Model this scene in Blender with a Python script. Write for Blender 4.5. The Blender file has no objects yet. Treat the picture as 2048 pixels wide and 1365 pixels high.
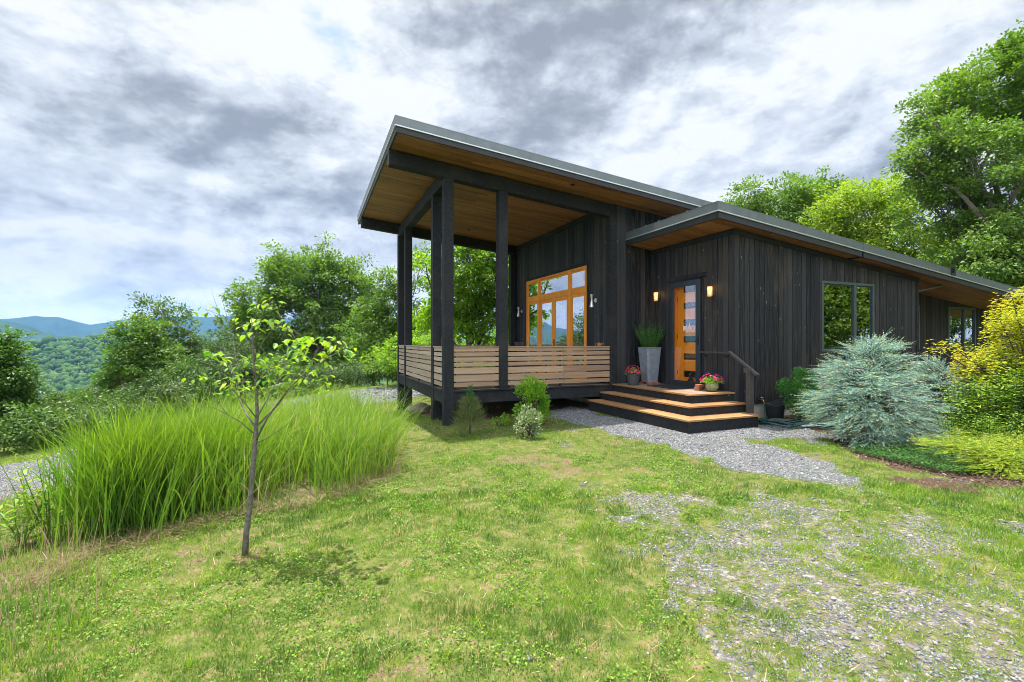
import bpy, math, random
import numpy as np
from mathutils import Vector
R_ = math.radians
rng = np.random.default_rng(11)
random.seed(5)
S = bpy.context.scene
COL = S.collection
# ------------------------------------------------------------------ camera
FPX, HZ, EYE = 967.0, 683.7, 1.73
YAW = R_(22.659); CX, CY = -2.644, -10.091
cd = bpy.data.cameras.new("camera"); cam = bpy.data.objects.new("camera", cd); COL.objects.link(cam)
cam.location = (CX, CY, EYE); cam.rotation_euler = (R_(90), 0, -YAW)
cd.sensor_width = 36; cd.lens = 36 * FPX / 2048
cd.shift_y = (HZ - 682.5) / 2048
cd.clip_start = .05; cd.clip_end = 40000
S.camera = cam
S.view_settings.view_transform = 'Standard'; S.view_settings.look = 'None'
S.view_settings.gamma = 1; S.view_settings.exposure = 1.2
cy_ = S.cycles
cy_.max_bounces = 6; cy_.diffuse_bounces = 3; cy_.glossy_bounces = 3; cy_.transmission_bounces = 5
cy_.transparent_max_bounces = 8; cy_.volume_bounces = 0; cy_.use_adaptive_sampling = True
cy_.adaptive_threshold = .012; cy_.pixel_filter_type = 'BLACKMAN_HARRIS'; cy_.filter_width = .9
cy_.sample_clamp_indirect = 4
try: cy_.use_denoising = True; cy_.denoiser = 'OPENIMAGEDENOISE'
except Exception: pass
# ------------------------------------------------------------------ sun
SUN = Vector((.69, -1.18, -5.8)).normalized()
sl = bpy.data.lights.new("sun", 'SUN'); so = bpy.data.objects.new("sun", sl); COL.objects.link(so)
sl.energy = 4.8; sl.angle = R_(.6); sl.color = (1, .94, .84)
so.rotation_euler = SUN.to_track_quat('-Z', 'Y').to_euler(); so.location = (0, 0, 30)
# ------------------------------------------------------------------ sky (world)
W = bpy.data.worlds.new("World"); S.world = W; W.use_nodes = True
nt = W.node_tree; nt.nodes.clear()
def wn(t, **k):
    n = nt.nodes.new(t)
    for a, b in k.items(): setattr(n, a, b)
    return n
def vm(op, a, b=None):
    n = wn('ShaderNodeVectorMath', operation=op)
    for i, v in enumerate((a, b)):
        if v is None: continue
        if isinstance(v, (tuple, list)): n.inputs[i].default_value = v
        else: nt.links.new(v, n.inputs[i])
    return n
def mt(op, a, b=0.0, c=None, clamp=False):
    n = wn('ShaderNodeMath', operation=op, use_clamp=clamp)
    for i, v in enumerate((a, b, c)):
        if v is None: continue
        if isinstance(v, (int, float)): n.inputs[i].default_value = v
        else: nt.links.new(v, n.inputs[i])
    return n.outputs[0]
tc = wn('ShaderNodeTexCoord'); D = tc.outputs['Generated']
sky = wn('ShaderNodeTexSky', sky_type='NISHITA'); sky.sun_disc = False
sky.sun_elevation = R_(76.7); sky.sun_rotation = math.atan2(-.69, 1.18); sky.air_density = 1.2; sky.dust_density = 1.5
sep = wn('ShaderNodeSeparateXYZ'); nt.links.new(D, sep.inputs[0])
zz = mt('MAXIMUM', sep.outputs[2], 0.0)
den = mt('ADD', zz, .30)
cmb = wn('ShaderNodeCombineXYZ')
nt.links.new(mt('DIVIDE', sep.outputs[0], den), cmb.inputs[0]); nt.links.new(mt('DIVIDE', sep.outputs[1], den), cmb.inputs[1])
rot = wn('ShaderNodeMapping'); nt.links.new(cmb.outputs[0], rot.inputs[0]); rot.inputs['Rotation'].default_value = (0, 0, R_(-20))
rot.inputs['Scale'].default_value = (.95, 1.15, 1)
def noise(vec, scale, detail, rough, dist=0, off=(0, 0, 0)):
    m = wn('ShaderNodeMapping'); nt.links.new(vec, m.inputs[0]); m.inputs['Location'].default_value = off
    n = wn('ShaderNodeTexNoise'); nt.links.new(m.outputs[0], n.inputs['Vector'])
    n.inputs['Scale'].default_value = scale; n.inputs['Detail'].default_value = detail
    n.inputs['Roughness'].default_value = rough; n.inputs['Distortion'].default_value = dist
    return n.outputs['Fac']
vd = wn('ShaderNodeMapping'); nt.links.new(D, vd.inputs[0]); vd.inputs['Scale'].default_value = (1, 1, 1.9); vd.inputs['Rotation'].default_value = (0, R_(14), 0)
VD = vd.outputs[0]
nA = noise(VD, 3.1, 10, .60, .2, (3.1, 1.7, 5.2))
nB = noise(VD, 9.5, 9, .62, .2, (7.3, .4, 2.2))
nC = noise(rot.outputs[0], .8, 4, .5, .2, (1.3, 9.4, 0))
def skydir(px, py):
    X = (px - 1024) / FPX; Z = (HZ - py) / FPX
    v = Vector((X * math.cos(YAW) + math.sin(YAW), math.cos(YAW) - X * math.sin(YAW), Z)); v.normalize(); return v
# banks of thicker (darker) and thinner (brighter) cloud: direction, radius, amount (+ = darker)
blobs = [((1180, 90), .30, .21), ((1420, 10), .25, .12), ((120, 250), .26, .18), ((640, 330), .2, .12), ((950, 20), .2, .10),
         ((60, 420), .2, -.20), ((560, 70), .26, -.12), ((700, 150), .18, -.12), ((1280, 330), .14, -.14), ((1650, 250), .24, -.05),
         ((440, 400), .16, -.12), ((300, 560), .22, -.03), ((60, 90), .14, -.08), ((1560, 60), .2, -.1), ((1850, 80), .3, .02), ((420, 190), .18, .1), ((80, 570), .2, .08)]
acc = None
for (p, rad, amt) in blobs:
    d_ = vm('DISTANCE', D, tuple(skydir(*p))).outputs['Value']
    mr = wn('ShaderNodeMapRange', interpolation_type='SMOOTHERSTEP'); nt.links.new(d_, mr.inputs[0])
    mr.inputs[1].default_value = 0; mr.inputs[2].default_value = rad * 1.5; mr.inputs[3].default_value = amt; mr.inputs[4].default_value = 0
    acc = mr.outputs[0] if acc is None else mt('ADD', acc, mr.outputs[0])
# puffs lit from the upper left: difference of the cloud field against itself, shifted
nA2 = noise(VD, 3.1, 10, .60, .2, (3.1 - .02, 1.7, 5.2 + .10))
nB2 = noise(VD, 9.5, 9, .62, .2, (7.3 - .01, .4, 2.2 + .035))
relief = mt('ADD', mt('MULTIPLY', mt('SUBTRACT', nA, nA2), 3.0), mt('MULTIPLY', mt('SUBTRACT', nB, nB2), 1.5))
body = mt('ADD', mt('MULTIPLY', mt('SUBTRACT', nA, .5), -.95), mt('ADD', mt('MULTIPLY', mt('SUBTRACT', nB, .5), -.22), mt('MULTIPLY', mt('SUBTRACT', nC, .5), -.5)))
hzn = wn('ShaderNodeMapRange'); nt.links.new(sep.outputs[2], hzn.inputs[0])
hzn.inputs[1].default_value = 0; hzn.inputs[2].default_value = .16; hzn.inputs[3].default_value = .22; hzn.inputs[4].default_value = 0
br_ = mt('ADD', mt('ADD', relief, body), mt('SUBTRACT', mt('ADD', .70, hzn.outputs[0]), mt('MULTIPLY', acc, 1.5)))
cr = wn('ShaderNodeValToRGB'); nt.links.new(br_, cr.inputs[0])
el = cr.color_ramp.elements
el[0].position = .0; el[0].color = (.18, .195, .22, 1)
el[1].position = 1.0; el[1].color = (.50, .51, .52, 1)
for pos, c in ((.2, (.215, .233, .262)), (.4, (.275, .297, .327)), (.58, (.35, .375, .41)), (.75, (.40, .425, .455)), (.88, (.455, .475, .49))):
    e = el.new(pos); e.color = (*c, 1)
# out-of-view sky overhead and behind the camera, boosted to add fill light
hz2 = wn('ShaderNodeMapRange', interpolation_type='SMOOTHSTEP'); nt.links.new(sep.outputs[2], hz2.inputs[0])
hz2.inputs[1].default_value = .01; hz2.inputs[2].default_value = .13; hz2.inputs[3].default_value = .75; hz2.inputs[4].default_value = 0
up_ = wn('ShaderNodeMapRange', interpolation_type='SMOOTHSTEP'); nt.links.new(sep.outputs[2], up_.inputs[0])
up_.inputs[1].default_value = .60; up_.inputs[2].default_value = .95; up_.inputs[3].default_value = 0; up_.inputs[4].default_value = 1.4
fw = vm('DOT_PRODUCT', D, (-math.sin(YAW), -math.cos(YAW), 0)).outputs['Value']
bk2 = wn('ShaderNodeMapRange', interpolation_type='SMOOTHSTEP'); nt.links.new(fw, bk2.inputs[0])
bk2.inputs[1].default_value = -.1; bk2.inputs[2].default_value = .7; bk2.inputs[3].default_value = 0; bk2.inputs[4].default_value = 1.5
bgS = wn('ShaderNodeBackground'); nt.links.new(sky.outputs[0], bgS.inputs[0]); bgS.inputs[1].default_value = .10
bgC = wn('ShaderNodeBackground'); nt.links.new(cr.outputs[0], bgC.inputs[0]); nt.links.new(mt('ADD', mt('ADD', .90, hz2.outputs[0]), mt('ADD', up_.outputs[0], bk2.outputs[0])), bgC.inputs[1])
cov = wn('ShaderNodeMapRange', interpolation_type='SMOOTHSTEP'); nt.links.new(mt('ADD', mt('ADD', mt('MULTIPLY', nA, .8), mt('MULTIPLY', nB, .3)), acc), cov.inputs[0])
cov.inputs[1].default_value = .23; cov.inputs[2].default_value = .33; cov.inputs[3].default_value = .2; cov.inputs[4].default_value = 1
mx = wn('ShaderNodeMixShader'); nt.links.new(cov.outputs[0], mx.inputs[0]); nt.links.new(bgS.outputs[0], mx.inputs[1]); nt.links.new(bgC.outputs[0], mx.inputs[2])
wo = wn('ShaderNodeOutputWorld'); nt.links.new(mx.outputs[0], wo.inputs[0])
W.cycles.sampling_method = 'MANUAL'; W.cycles.sample_map_resolution = 512
# ------------------------------------------------------------------ helpers
cs, sn = math.cos(YAW), math.sin(YAW)
def c2w(c, d):      # camera-aligned ground coordinates -> world xy
    return CX + c * cs + d * sn, CY - c * sn + d * cs
def w2c(x, y):
    dx, dy = x - CX, y - CY
    return dx * cs - dy * sn, dx * sn + dy * cs
def P(px, py, d):
    c = (px - 1024) / FPX * d; x, y = c2w(c, d); return np.array((x, y, EYE - (py - HZ) / FPX * d))
def tag(o, label=None, cat=None, group=None, kind=None):
    if label: o['label'] = label
    if cat: o['category'] = cat
    if group: o['group'] = group
    if kind: o['kind'] = kind
    return o
def empty(name, loc=(0, 0, 0), rz=0):
    o = bpy.data.objects.new(name, None); COL.objects.link(o); o.location = loc; o.rotation_euler = (0, 0, rz); o.empty_display_size = .1
    return o
def np_mesh(name, V, F, mat, parent=None, rnd=None, smooth=False, attrs=None):
    """V (n,3); F (m,k) all same size, or list of such arrays"""
    Fs = F if isinstance(F, list) else [F]
    Fs = [np.asarray(f, dtype=np.int32) for f in Fs if len(f)]
    me = bpy.data.meshes.new(name)
    V = np.asarray(V, dtype=np.float32)
    if parent is not None:
        V = V - np.array(parent_loc(parent), dtype=np.float32)
    me.vertices.add(len(V)); me.vertices.foreach_set('co', V.ravel())
    nl = sum(f.size for f in Fs); npoly = sum(len(f) for f in Fs)
    me.loops.add(nl); me.polygons.add(npoly)
    me.loops.foreach_set('vertex_index', np.concatenate([f.ravel() for f in Fs]))
    tot = np.concatenate([np.full(len(f), f.shape[1], dtype=np.int32) for f in Fs])
    st = np.concatenate([[0], np.cumsum(tot)[:-1]]).astype(np.int32)
    me.polygons.foreach_set('loop_start', st); me.polygons.foreach_set('loop_total', tot)
    if rnd is not None:
        a = me.attributes.new('rnd', 'FLOAT', 'FACE'); a.data.foreach_set('value', np.asarray(rnd, dtype=np.float32))
    if attrs:
        for k, v in attrs.items():
            a = me.attributes.new(k, 'FLOAT', 'POINT'); a.data.foreach_set('value', np.asarray(v, dtype=np.float32))
    if smooth: me.polygons.foreach_set('use_smooth', np.ones(npoly, dtype=bool))
    me.update(calc_edges=True); me.validate()
    me.materials.append(mat)
    o = bpy.data.objects.new(name, me); COL.objects.link(o)
    if parent is not None: o.parent = parent
    return o
def parent_loc(p):
    v = Vector(p.location)
    while p.parent: p = p.parent; v = v + Vector(p.location)
    return v
class MB:
    def __init__(s): s.v = []; s.f = []; s.r = []; s.n = 0
    def add(s, vs, fs, r=None):
        r = random.random() if r is None else r
        s.v.extend(vs)
        for f in fs: s.f.append([i + s.n for i in f]); s.r.append(r)
        s.n += len(vs)
    def hexa(s, q, r=None):   # 8 corners: bottom 4 ccw, top 4 ccw
        s.add(q, [(3, 2, 1, 0), (4, 5, 6, 7), (0, 1, 5, 4), (1, 2, 6, 5), (2, 3, 7, 6), (3, 0, 4, 7)], r)
    def box(s, x0, x1, y0, y1, z0, z1, r=None):
        s.hexa([(x0, y0, z0), (x1, y0, z0), (x1, y1, z0), (x0, y1, z0), (x0, y0, z1), (x1, y0, z1), (x1, y1, z1), (x0, y1, z1)], r)
    def slope(s, x0, x1, y0, y1, zb, zt, r=None):  # z functions of x
        s.hexa([(x0, y0, zb(x0)), (x1, y0, zb(x1)), (x1, y1, zb(x1)), (x0, y1, zb(x0)), (x0, y0, zt(x0)), (x1, y0, zt(x1)), (x1, y1, zt(x1)), (x0, y1, zt(x0))], r)
    def obox(s, c, half, rz=0, rx=0, ry=0, r=None):
        from mathutils import Euler
        m = Euler((rx, ry, rz)).to_matrix(); q = []
        for dz in (-1, 1):
            for dx, dy in ((-1, -1), (1, -1), (1, 1), (-1, 1)):
                q.append(tuple(Vector(c) + m @ Vector((dx * half[0], dy * half[1], dz * half[2]))))
        s.hexa(q, r)
    def tube(s, pts, rad, n=6, cap=True, r=None):
        pts = [Vector(p) for p in pts]; rad = [rad] * len(pts) if isinstance(rad, (int, float)) else rad
        vs = []; up = Vector((0, 0, 1)); prev = None
        for i, p in enumerate(pts):
            t = (pts[min(i + 1, len(pts) - 1)] - pts[max(i - 1, 0)])
            if t.length < 1e-9: t = Vector((0, 0, 1))
            t.normalize()
            if prev is None: a = t.orthogonal().normalized()
            else:
                a = prev - t * prev.dot(t)
                a = a.normalized() if a.length > 1e-6 else t.orthogonal().normalized()
            prev = a; b = t.cross(a)
            for k in range(n):
                th = 2 * math.pi * k / n; vs.append(tuple(p + (a * math.cos(th) + b * math.sin(th)) * rad[i]))
        fs = [(i * n + k, i * n + (k + 1) % n, (i + 1) * n + (k + 1) % n, (i + 1) * n + k) for i in range(len(pts) - 1) for k in range(n)]
        if cap: fs += [tuple(range(n - 1, -1, -1)), tuple((len(pts) - 1) * n + k for k in range(n))]
        s.add(vs, fs, r)
    def lathe(s, prof, c, n=24, r=None, sx=1, sy=1, rot=0):
        vs = []
        for (rr, z) in prof:
            for k in range(n):
                th = 2 * math.pi * k / n + rot; vs.append((c[0] + rr * sx * math.cos(th), c[1] + rr * sy * math.sin(th), c[2] + z))
        fs = [(i * n + k, i * n + (k + 1) % n, (i + 1) * n + (k + 1) % n, (i + 1) * n + k) for i in range(len(prof) - 1) for k in range(n)]
        fs += [tuple(range(n - 1, -1, -1)), tuple((len(prof) - 1) * n + k for k in range(n))]
        s.add(vs, fs, r)
    def build(s, name, mat, parent=None, smooth=False, bevel=0):
        me = bpy.data.meshes.new(name)
        off = parent_loc(parent) if parent is not None else Vector((0, 0, 0))
        me.from_pydata([(a - off.x, b - off.y, c - off.z) for a, b, c in s.v], [], s.f)
        a = me.attributes.new('rnd', 'FLOAT', 'FACE'); a.data.foreach_set('value', s.r)
        me.update(); me.materials.append(mat)
        if smooth: me.polygons.foreach_set('use_smooth', [True] * len(me.polygons))
        o = bpy.data.objects.new(name, me); COL.objects.link(o)
        if parent is not None: o.parent = parent
        if bevel:
            m = o.modifiers.new('bevel', 'BEVEL'); m.width = bevel; m.segments = 2; m.limit_method = 'ANGLE'
        return o
# value noise
def vnoise(x, y, seed=0):
    x = np.asarray(x, float); y = np.asarray(y, float)
    xi = np.floor(x).astype(np.int64); yi = np.floor(y).astype(np.int64); fx = x - xi; fy = y - yi
    fx = fx * fx * (3 - 2 * fx); fy = fy * fy * (3 - 2 * fy)
    def h(a, b):
        n = (a * 374761393 + b * 668265263 + seed * 1442695041) & 0xffffffff
        n = ((n ^ (n >> 13)) * 1274126177) & 0xffffffff
        return ((n ^ (n >> 16)) & 0xffff) / 65535.0
    return (h(xi, yi) * (1 - fx) + h(xi + 1, yi) * fx) * (1 - fy) + (h(xi, yi + 1) * (1 - fx) + h(xi + 1, yi + 1) * fx) * fy
def fbm(x, y, seed=0, o=4):
    s = 0; a = .5; t = 0
    for i in range(o): s = s + a * vnoise(x * 2 ** i, y * 2 ** i, seed + i * 17); t += a; a *= .5
    return s / t
def sstep(a, b, x):
    t = np.clip((x - a) / (b - a), 0, 1); return t * t * (3 - 2 * t)
# ------------------------------------------------------------------ materials
def mat_new(name):
    m = bpy.data.materials.new(name); m.use_nodes = True; m.node_tree.nodes.clear(); return m
class NB:
    def __init__(s, m): s.t = m.node_tree
    def n(s, t, ins=None, **k):
        n = s.t.nodes.new(t)
        for a, b in k.items(): setattr(n, a, b)
        for a, b in (ins or {}).items(): s.put(n.inputs[a], b)
        return n
    def put(s, sock, v):
        if isinstance(v, bpy.types.NodeSocket): s.t.links.new(v, sock)
        elif isinstance(v, (tuple, list)) and len(v) == 3 and sock.type == 'RGBA': sock.default_value = (*v, 1)
        else: sock.default_value = v
    def attr(s, name): return s.n('ShaderNodeAttribute', attribute_name=name).outputs['Fac']
    def pos(s): return s.n('ShaderNodeNewGeometry').outputs['Position']
    def noise(s, vec, scale, detail=3, rough=.5, sc=None, dist=0):
        if sc: vec = s.n('ShaderNodeMapping', {'Vector': vec, 'Scale': sc}).outputs[0]
        return s.n('ShaderNodeTexNoise', {'Vector': vec, 'Scale': scale, 'Detail': detail, 'Roughness': rough, 'Distortion': dist}).outputs['Fac']
    def ramp(s, fac, stops):
        n = s.n('ShaderNodeValToRGB', {'Fac': fac}); e = n.color_ramp.elements
        e[0].position = stops[0][0]; e[0].color = (*stops[0][1], 1); e[1].position = stops[-1][0]; e[1].color = (*stops[-1][1], 1)
        for p, c in stops[1:-1]: q = e.new(p); q.color = (*c, 1)
        return n.outputs[0]
    def mix(s, fac, a, b, mode='MIX'):
        n = s.n('ShaderNodeMix', data_type='RGBA', blend_type=mode); s.put(n.inputs[0], fac); s.put(n.inputs[6], a); s.put(n.inputs[7], b); return n.outputs[2]
    def m(s, op, a, b=0., clamp=False): return s.n('ShaderNodeMath', {0: a, 1: b}, operation=op, use_clamp=clamp).outputs[0]
    def mr(s, v, a, b, c=0., d=1.): return s.n('ShaderNodeMapRange', {0: v, 1: a, 2: b, 3: c, 4: d}).outputs[0]
    def bump(s, h, st, dist=.01): return s.n('ShaderNodeBump', {'Height': h, 'Strength': st, 'Distance': dist}).outputs[0]
    def bsdf(s, **k):
        n = s.n('ShaderNodeBsdfPrincipled')
        for a, b in k.items(): s.put(n.inputs[a.replace('_', ' ')], b)
        return n.outputs[0]
    def out(s, sh): s.n('ShaderNodeOutputMaterial', {0: sh})
def simple(name, col, rough=.6, metal=0., nscale=30, amt=.25, bump=0., spec=.5):
    m = mat_new(name); b = NB(m); p = b.pos(); f = b.noise(p, nscale, 4, .6)
    c = b.mix(b.mr(f, .3, .7), tuple(v * (1 - amt) for v in col), tuple(min(1, v * (1 + amt)) for v in col))
    k = dict(Base_Color=c, Roughness=rough, Metallic=metal); k['Specular IOR Level'] = spec
    if bump: k['Normal'] = b.bump(f, bump)
    b.out(b.bsdf(**k)); return m
def leafmat(name, cols, trans=.35, rough=.5, vs=.6, tcol=None, spec=.35):
    """cols: ramp stops from per-leaf random value; clump scale variation from position"""
    m = mat_new(name); b = NB(m); r = b.attr('rnd'); nz = b.noise(b.pos(), vs, 2)
    f = b.m('ADD', b.m('MULTIPLY', r, .6), b.m('MULTIPLY', b.mr(nz, .3, .7), .4))
    n = len(cols); c = b.ramp(f, [(i / (n - 1), k) for i, k in enumerate(cols)])
    pr = b.bsdf(Base_Color=c, Roughness=rough, Specular_IOR_Level=spec)
    tc_ = b.mix(1., c, tcol or (1.5, 1.7, .5), 'MULTIPLY')
    tr = b.n('ShaderNodeBsdfTranslucent', {'Color': tc_}).outputs[0]
    b.out(b.n('ShaderNodeMixShader', {0: trans, 1: pr, 2: tr}).outputs[0]); return m
def siding_mat(name, brown=.5):
    m = mat_new(name); b = NB(m); r = b.attr('rnd'); p = b.pos()
    off = b.n('ShaderNodeCombineXYZ', {0: b.m('MULTIPLY', r, 17.), 1: b.m('MULTIPLY', r, 9.), 2: b.m('MULTIPLY', r, 31.)}).outputs[0]
    q = b.n('ShaderNodeVectorMath', {0: p, 1: off}, operation='ADD').outputs[0]
    g = b.noise(q, 1., 5, .6, sc=(60, 60, 2.2), dist=.6)
    wear = b.noise(p, .9, 4, .6, sc=(1.3, 1.3, .5))
    c = b.mix(b.m('POWER', r, 1.6), (.006, .008, .012), (.040, .039, .041))
    c = b.mix(b.m('MULTIPLY', b.mr(g, .42, .75), .75), c, (.054, .055, .060))
    f2 = b.m('MULTIPLY', b.mr(b.m('ADD', b.m('MULTIPLY', g, .6), b.m('MULTIPLY', wear, .5)), .56, .78), brown)
    c = b.mix(f2, c, (.13, .09, .055))
    kn = b.n('ShaderNodeTexVoronoi', {'Vector': b.n('ShaderNodeMapping', {'Vector': q, 'Scale': (8, 8, 2.6)}).outputs[0], 'Scale': 1.}).outputs['Distance']
    kf = b.m('MULTIPLY', b.m('LESS_THAN', kn, .085), b.m('GREATER_THAN', b.noise(p, 2.3, 2), .49))
    c = b.mix(b.m('MULTIPLY', kf, .7), c, (.26, .17, .10))
    b.out(b.bsdf(Base_Color=c, Roughness=b.mr(g, .3, .7, .5, .75), Specular_IOR_Level=.22, Normal=b.bump(g, .5, .005))); return m
def wood_mat(name, lo, hi, axis='x', scale=1., rough=.6, spec=.35):
    m = mat_new(name); b = NB(m); r = b.attr('rnd'); p = b.pos()
    off = b.n('ShaderNodeCombineXYZ', {0: b.m('MULTIPLY', r, 7.), 1: b.m('MULTIPLY', r, 13.), 2: b.m('MULTIPLY', r, 5.)}).outputs[0]
    q = b.n('ShaderNodeVectorMath', {0: p, 1: off}, operation='ADD').outputs[0]
    sc = {'x': (1.2, 45, 45), 'y': (45, 1.2, 45), 'z': (45, 45, 1.2)}[axis]
    g = b.noise(q, scale, 5, .65, sc=sc, dist=.8); g2 = b.noise(q, .8, 3, .5, sc={'x': (.6, 5, 5), 'y': (5, .6, 5), 'z': (5, 5, .6)}[axis])
    f = b.m('ADD', b.m('MULTIPLY', b.mr(g, .3, .7), .45), b.m('ADD', b.m('MULTIPLY', r, .35), b.m('MULTIPLY', b.mr(g2, .3, .7), .3)))
    c = b.ramp(f, [(0.08, lo), (.92, hi)])
    b.out(b.bsdf(Base_Color=c, Roughness=rough, Specular_IOR_Level=spec, Normal=b.bump(g, .25, .003))); return m
def glass_mat(name, tint=(.75, .8, .8), refl=1.0, base=.12):
    m = mat_new(name); b = NB(m)
    fr = b.n('ShaderNodeFresnel', {'IOR': 1.6}).outputs[0]
    f = b.m('MULTIPLY', b.mr(fr, 0, 1, base, 1.), refl, clamp=True)
    gl = b.n('ShaderNodeBsdfGlossy', {'Color': (.92, .95, 1.), 'Roughness': .0}).outputs[0]
    tr = b.n('ShaderNodeBsdfTransparent', {'Color': tint}).outputs[0]
    b.out(b.n('ShaderNodeMixShader', {0: f, 1: tr, 2: gl}).outputs[0]); return m
M = {}
M['siding'] = siding_mat('charred siding', .5)
M['siding_worn'] = siding_mat('worn charred siding', .85)
M['beam'] = simple('black stained timber', (.010, .0115, .014), .75, nscale=18, amt=.5, bump=.2, spec=.3)
def beam_mat():
    m = mat_new('black stained timber'); b = NB(m); p = b.pos(); f = b.noise(p, 16, 5, .65); f2 = b.noise(p, 1.6, 3)
    c = b.mix(b.mr(f, .3, .75), (.006, .007, .009), (.026, .028, .032)); c = b.mix(b.m('MULTIPLY', b.mr(f2, .5, .8), .5), c, (.05, .045, .04))
    v = b.n('ShaderNodeTexVoronoi', {'Vector': p, 'Scale': 3.2}).outputs['Distance']
    c = b.mix(b.m('MULTIPLY', b.m('LESS_THAN', v, .055), b.m('GREATER_THAN', b.noise(p, 2.1, 2), .52)), c, (.24, .17, .11))
    b.out(b.bsdf(Base_Color=c, Roughness=.75, Specular_IOR_Level=.3, Normal=b.bump(f, .3, .006))); return m
M['beam'] = beam_mat()
M['fascia'] = simple('black fascia board', (.020, .020, .023), .55, nscale=14, amt=.3)
M['metal'] = simple('grey green roof metal', (.15, .17, .175), .42, metal=.55, nscale=5, amt=.12)
M['drip'] = simple('bright drip edge', (.50, .53, .52), .35, metal=.6, nscale=6, amt=.1)
M['backing'] = simple('dark wall backing', (.010, .010, .011), .9)
M['inner'] = simple('interior plaster', (.35, .33, .29), .9)
M['found'] = simple('foundation concrete', (.34, .32, .28), .9, nscale=7, amt=.2, bump=.3)
M['soffit'] = wood_mat('stained soffit boards', (.055, .024, .009), (.42, .205, .078), 'x', rough=.5)
M['soffit_y'] = wood_mat('stained soffit boards across', (.055, .024, .009), (.42, .205, .078), 'y', rough=.5)
M['rail'] = wood_mat('weathered cedar rail', (.18, .105, .062), (.46, .315, .205), 'x')
M['rail_y'] = wood_mat('weathered cedar rail side', (.19, .135, .10), (.50, .39, .30), 'y')
M['tread'] = wood_mat('cedar tread', (.17, .08, .028), (.43, .235, .10), 'y', rough=.55)
M['landing'] = wood_mat('worn landing boards', (.10, .075, .055), (.30, .22, .16), 'y', rough=.7)
M['deck'] = wood_mat('deck boards', (.12, .09, .07), (.26, .21, .17), 'x', rough=.7)
M['fir'] = wood_mat('varnished fir', (.72, .23, .022), (.97, .37, .05), 'z', rough=.55, spec=.15)
M['door'] = wood_mat('orange door', (.97, .27, .006), (1.0, .37, .010), 'z', rough=.6, spec=.12)
M['glass'] = glass_mat('window glass', (.4, .45, .45), 1., .58)
M['glassdoor'] = glass_mat('storm glass', (.99, .99, .99), .36, .0)
M['glasspane'] = glass_mat('door lite glass', (.25, .3, .28), .6, .05)
M['glasswing'] = glass_mat('wing window glass', (.6, .66, .6), 1., .42)
M['darkframe'] = simple('dark aluminium frame', (.035, .045, .055), .35, metal=.3, amt=.1)
M['greenframe'] = simple('green grey window frame', (.07, .10, .095), .4, metal=.2, amt=.1)
M['curtain'] = simple('pale curtain', (.42, .44, .38), .9, nscale=60)
M['steel'] = simple('brushed steel', (.62, .62, .62), .3, metal=.85, amt=.08)
M['black'] = simple('black metal', (.012, .012, .013), .4)
M['planter'] = simple('grey concrete planter', (.17, .195, .23), .8, nscale=9, amt=.22, bump=.15)
M['potdark'] = simple('dark grey pot', (.055, .06, .068), .6, amt=.15)
M['celadon'] = simple('green glazed pot', (.20, .22, .11), .25, nscale=22, amt=.35)
M['brick'] = simple('red brick', (.30, .10, .06), .85, nscale=40, amt=.3, bump=.3)
M['mat'] = simple('rubber doormat', (.018, .018, .02), .95, nscale=90, amt=.5, bump=.5)
M['hose'] = simple('green rubber hose', (.012, .045, .042), .32, amt=.25, nscale=15)
M['brass'] = simple('aged brass', (.55, .30, .13), .4, metal=.8)
M['plastic'] = simple('black plastic', (.018, .02, .024), .5, amt=.3)
M['bark'] = simple('tree bark', (.10, .085, .065), .9, nscale=14, amt=.5, bump=.6)
M['bark_grey'] = simple('grey sapling bark', (.13, .115, .095), .85, nscale=40, amt=.5, bump=.5)
M['twig'] = simple('brown twig', (.075, .058, .045), .8, amt=.3)
M['soil'] = simple('potting soil', (.03, .022, .015), .95)
M['rock'] = simple('brown field rock', (.16, .125, .10), .9, nscale=8, amt=.4, bump=.6)
M['fur'] = simple('black fur', (.010, .010, .011), .75, nscale=80, bump=.3)
M['teak'] = simple('weathered teak', (.05, .045, .043), .7, amt=.3)
M['white'] = simple('white decal', (.8, .8, .8), .5, amt=.02)
def lampglass():
    m = mat_new('amber seeded glass'); b = NB(m)
    z = b.n('ShaderNodeSeparateXYZ', {0: b.n('ShaderNodeTexCoord').outputs['Generated']}).outputs[2]
    b.out(b.n('ShaderNodeMixShader', {0: .45, 1: b.n('ShaderNodeBsdfTransparent', {'Color': (1, .9, .72)}).outputs[0],
          2: b.bsdf(Base_Color=(.75, .62, .45), Roughness=.25, Emission_Color=(1, .62, .28), Emission_Strength=.06)}).outputs[0]); return m
M['lampglass'] = lampglass()
def emit(name, c, s):
    m = mat_new(name); b = NB(m); b.out(b.n('ShaderNodeEmission', {0: (*c, 1), 1: s}).outputs[0]); return m
M['bulb'] = emit('lit bulb', (1, .62, .25), 3.2)
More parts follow.
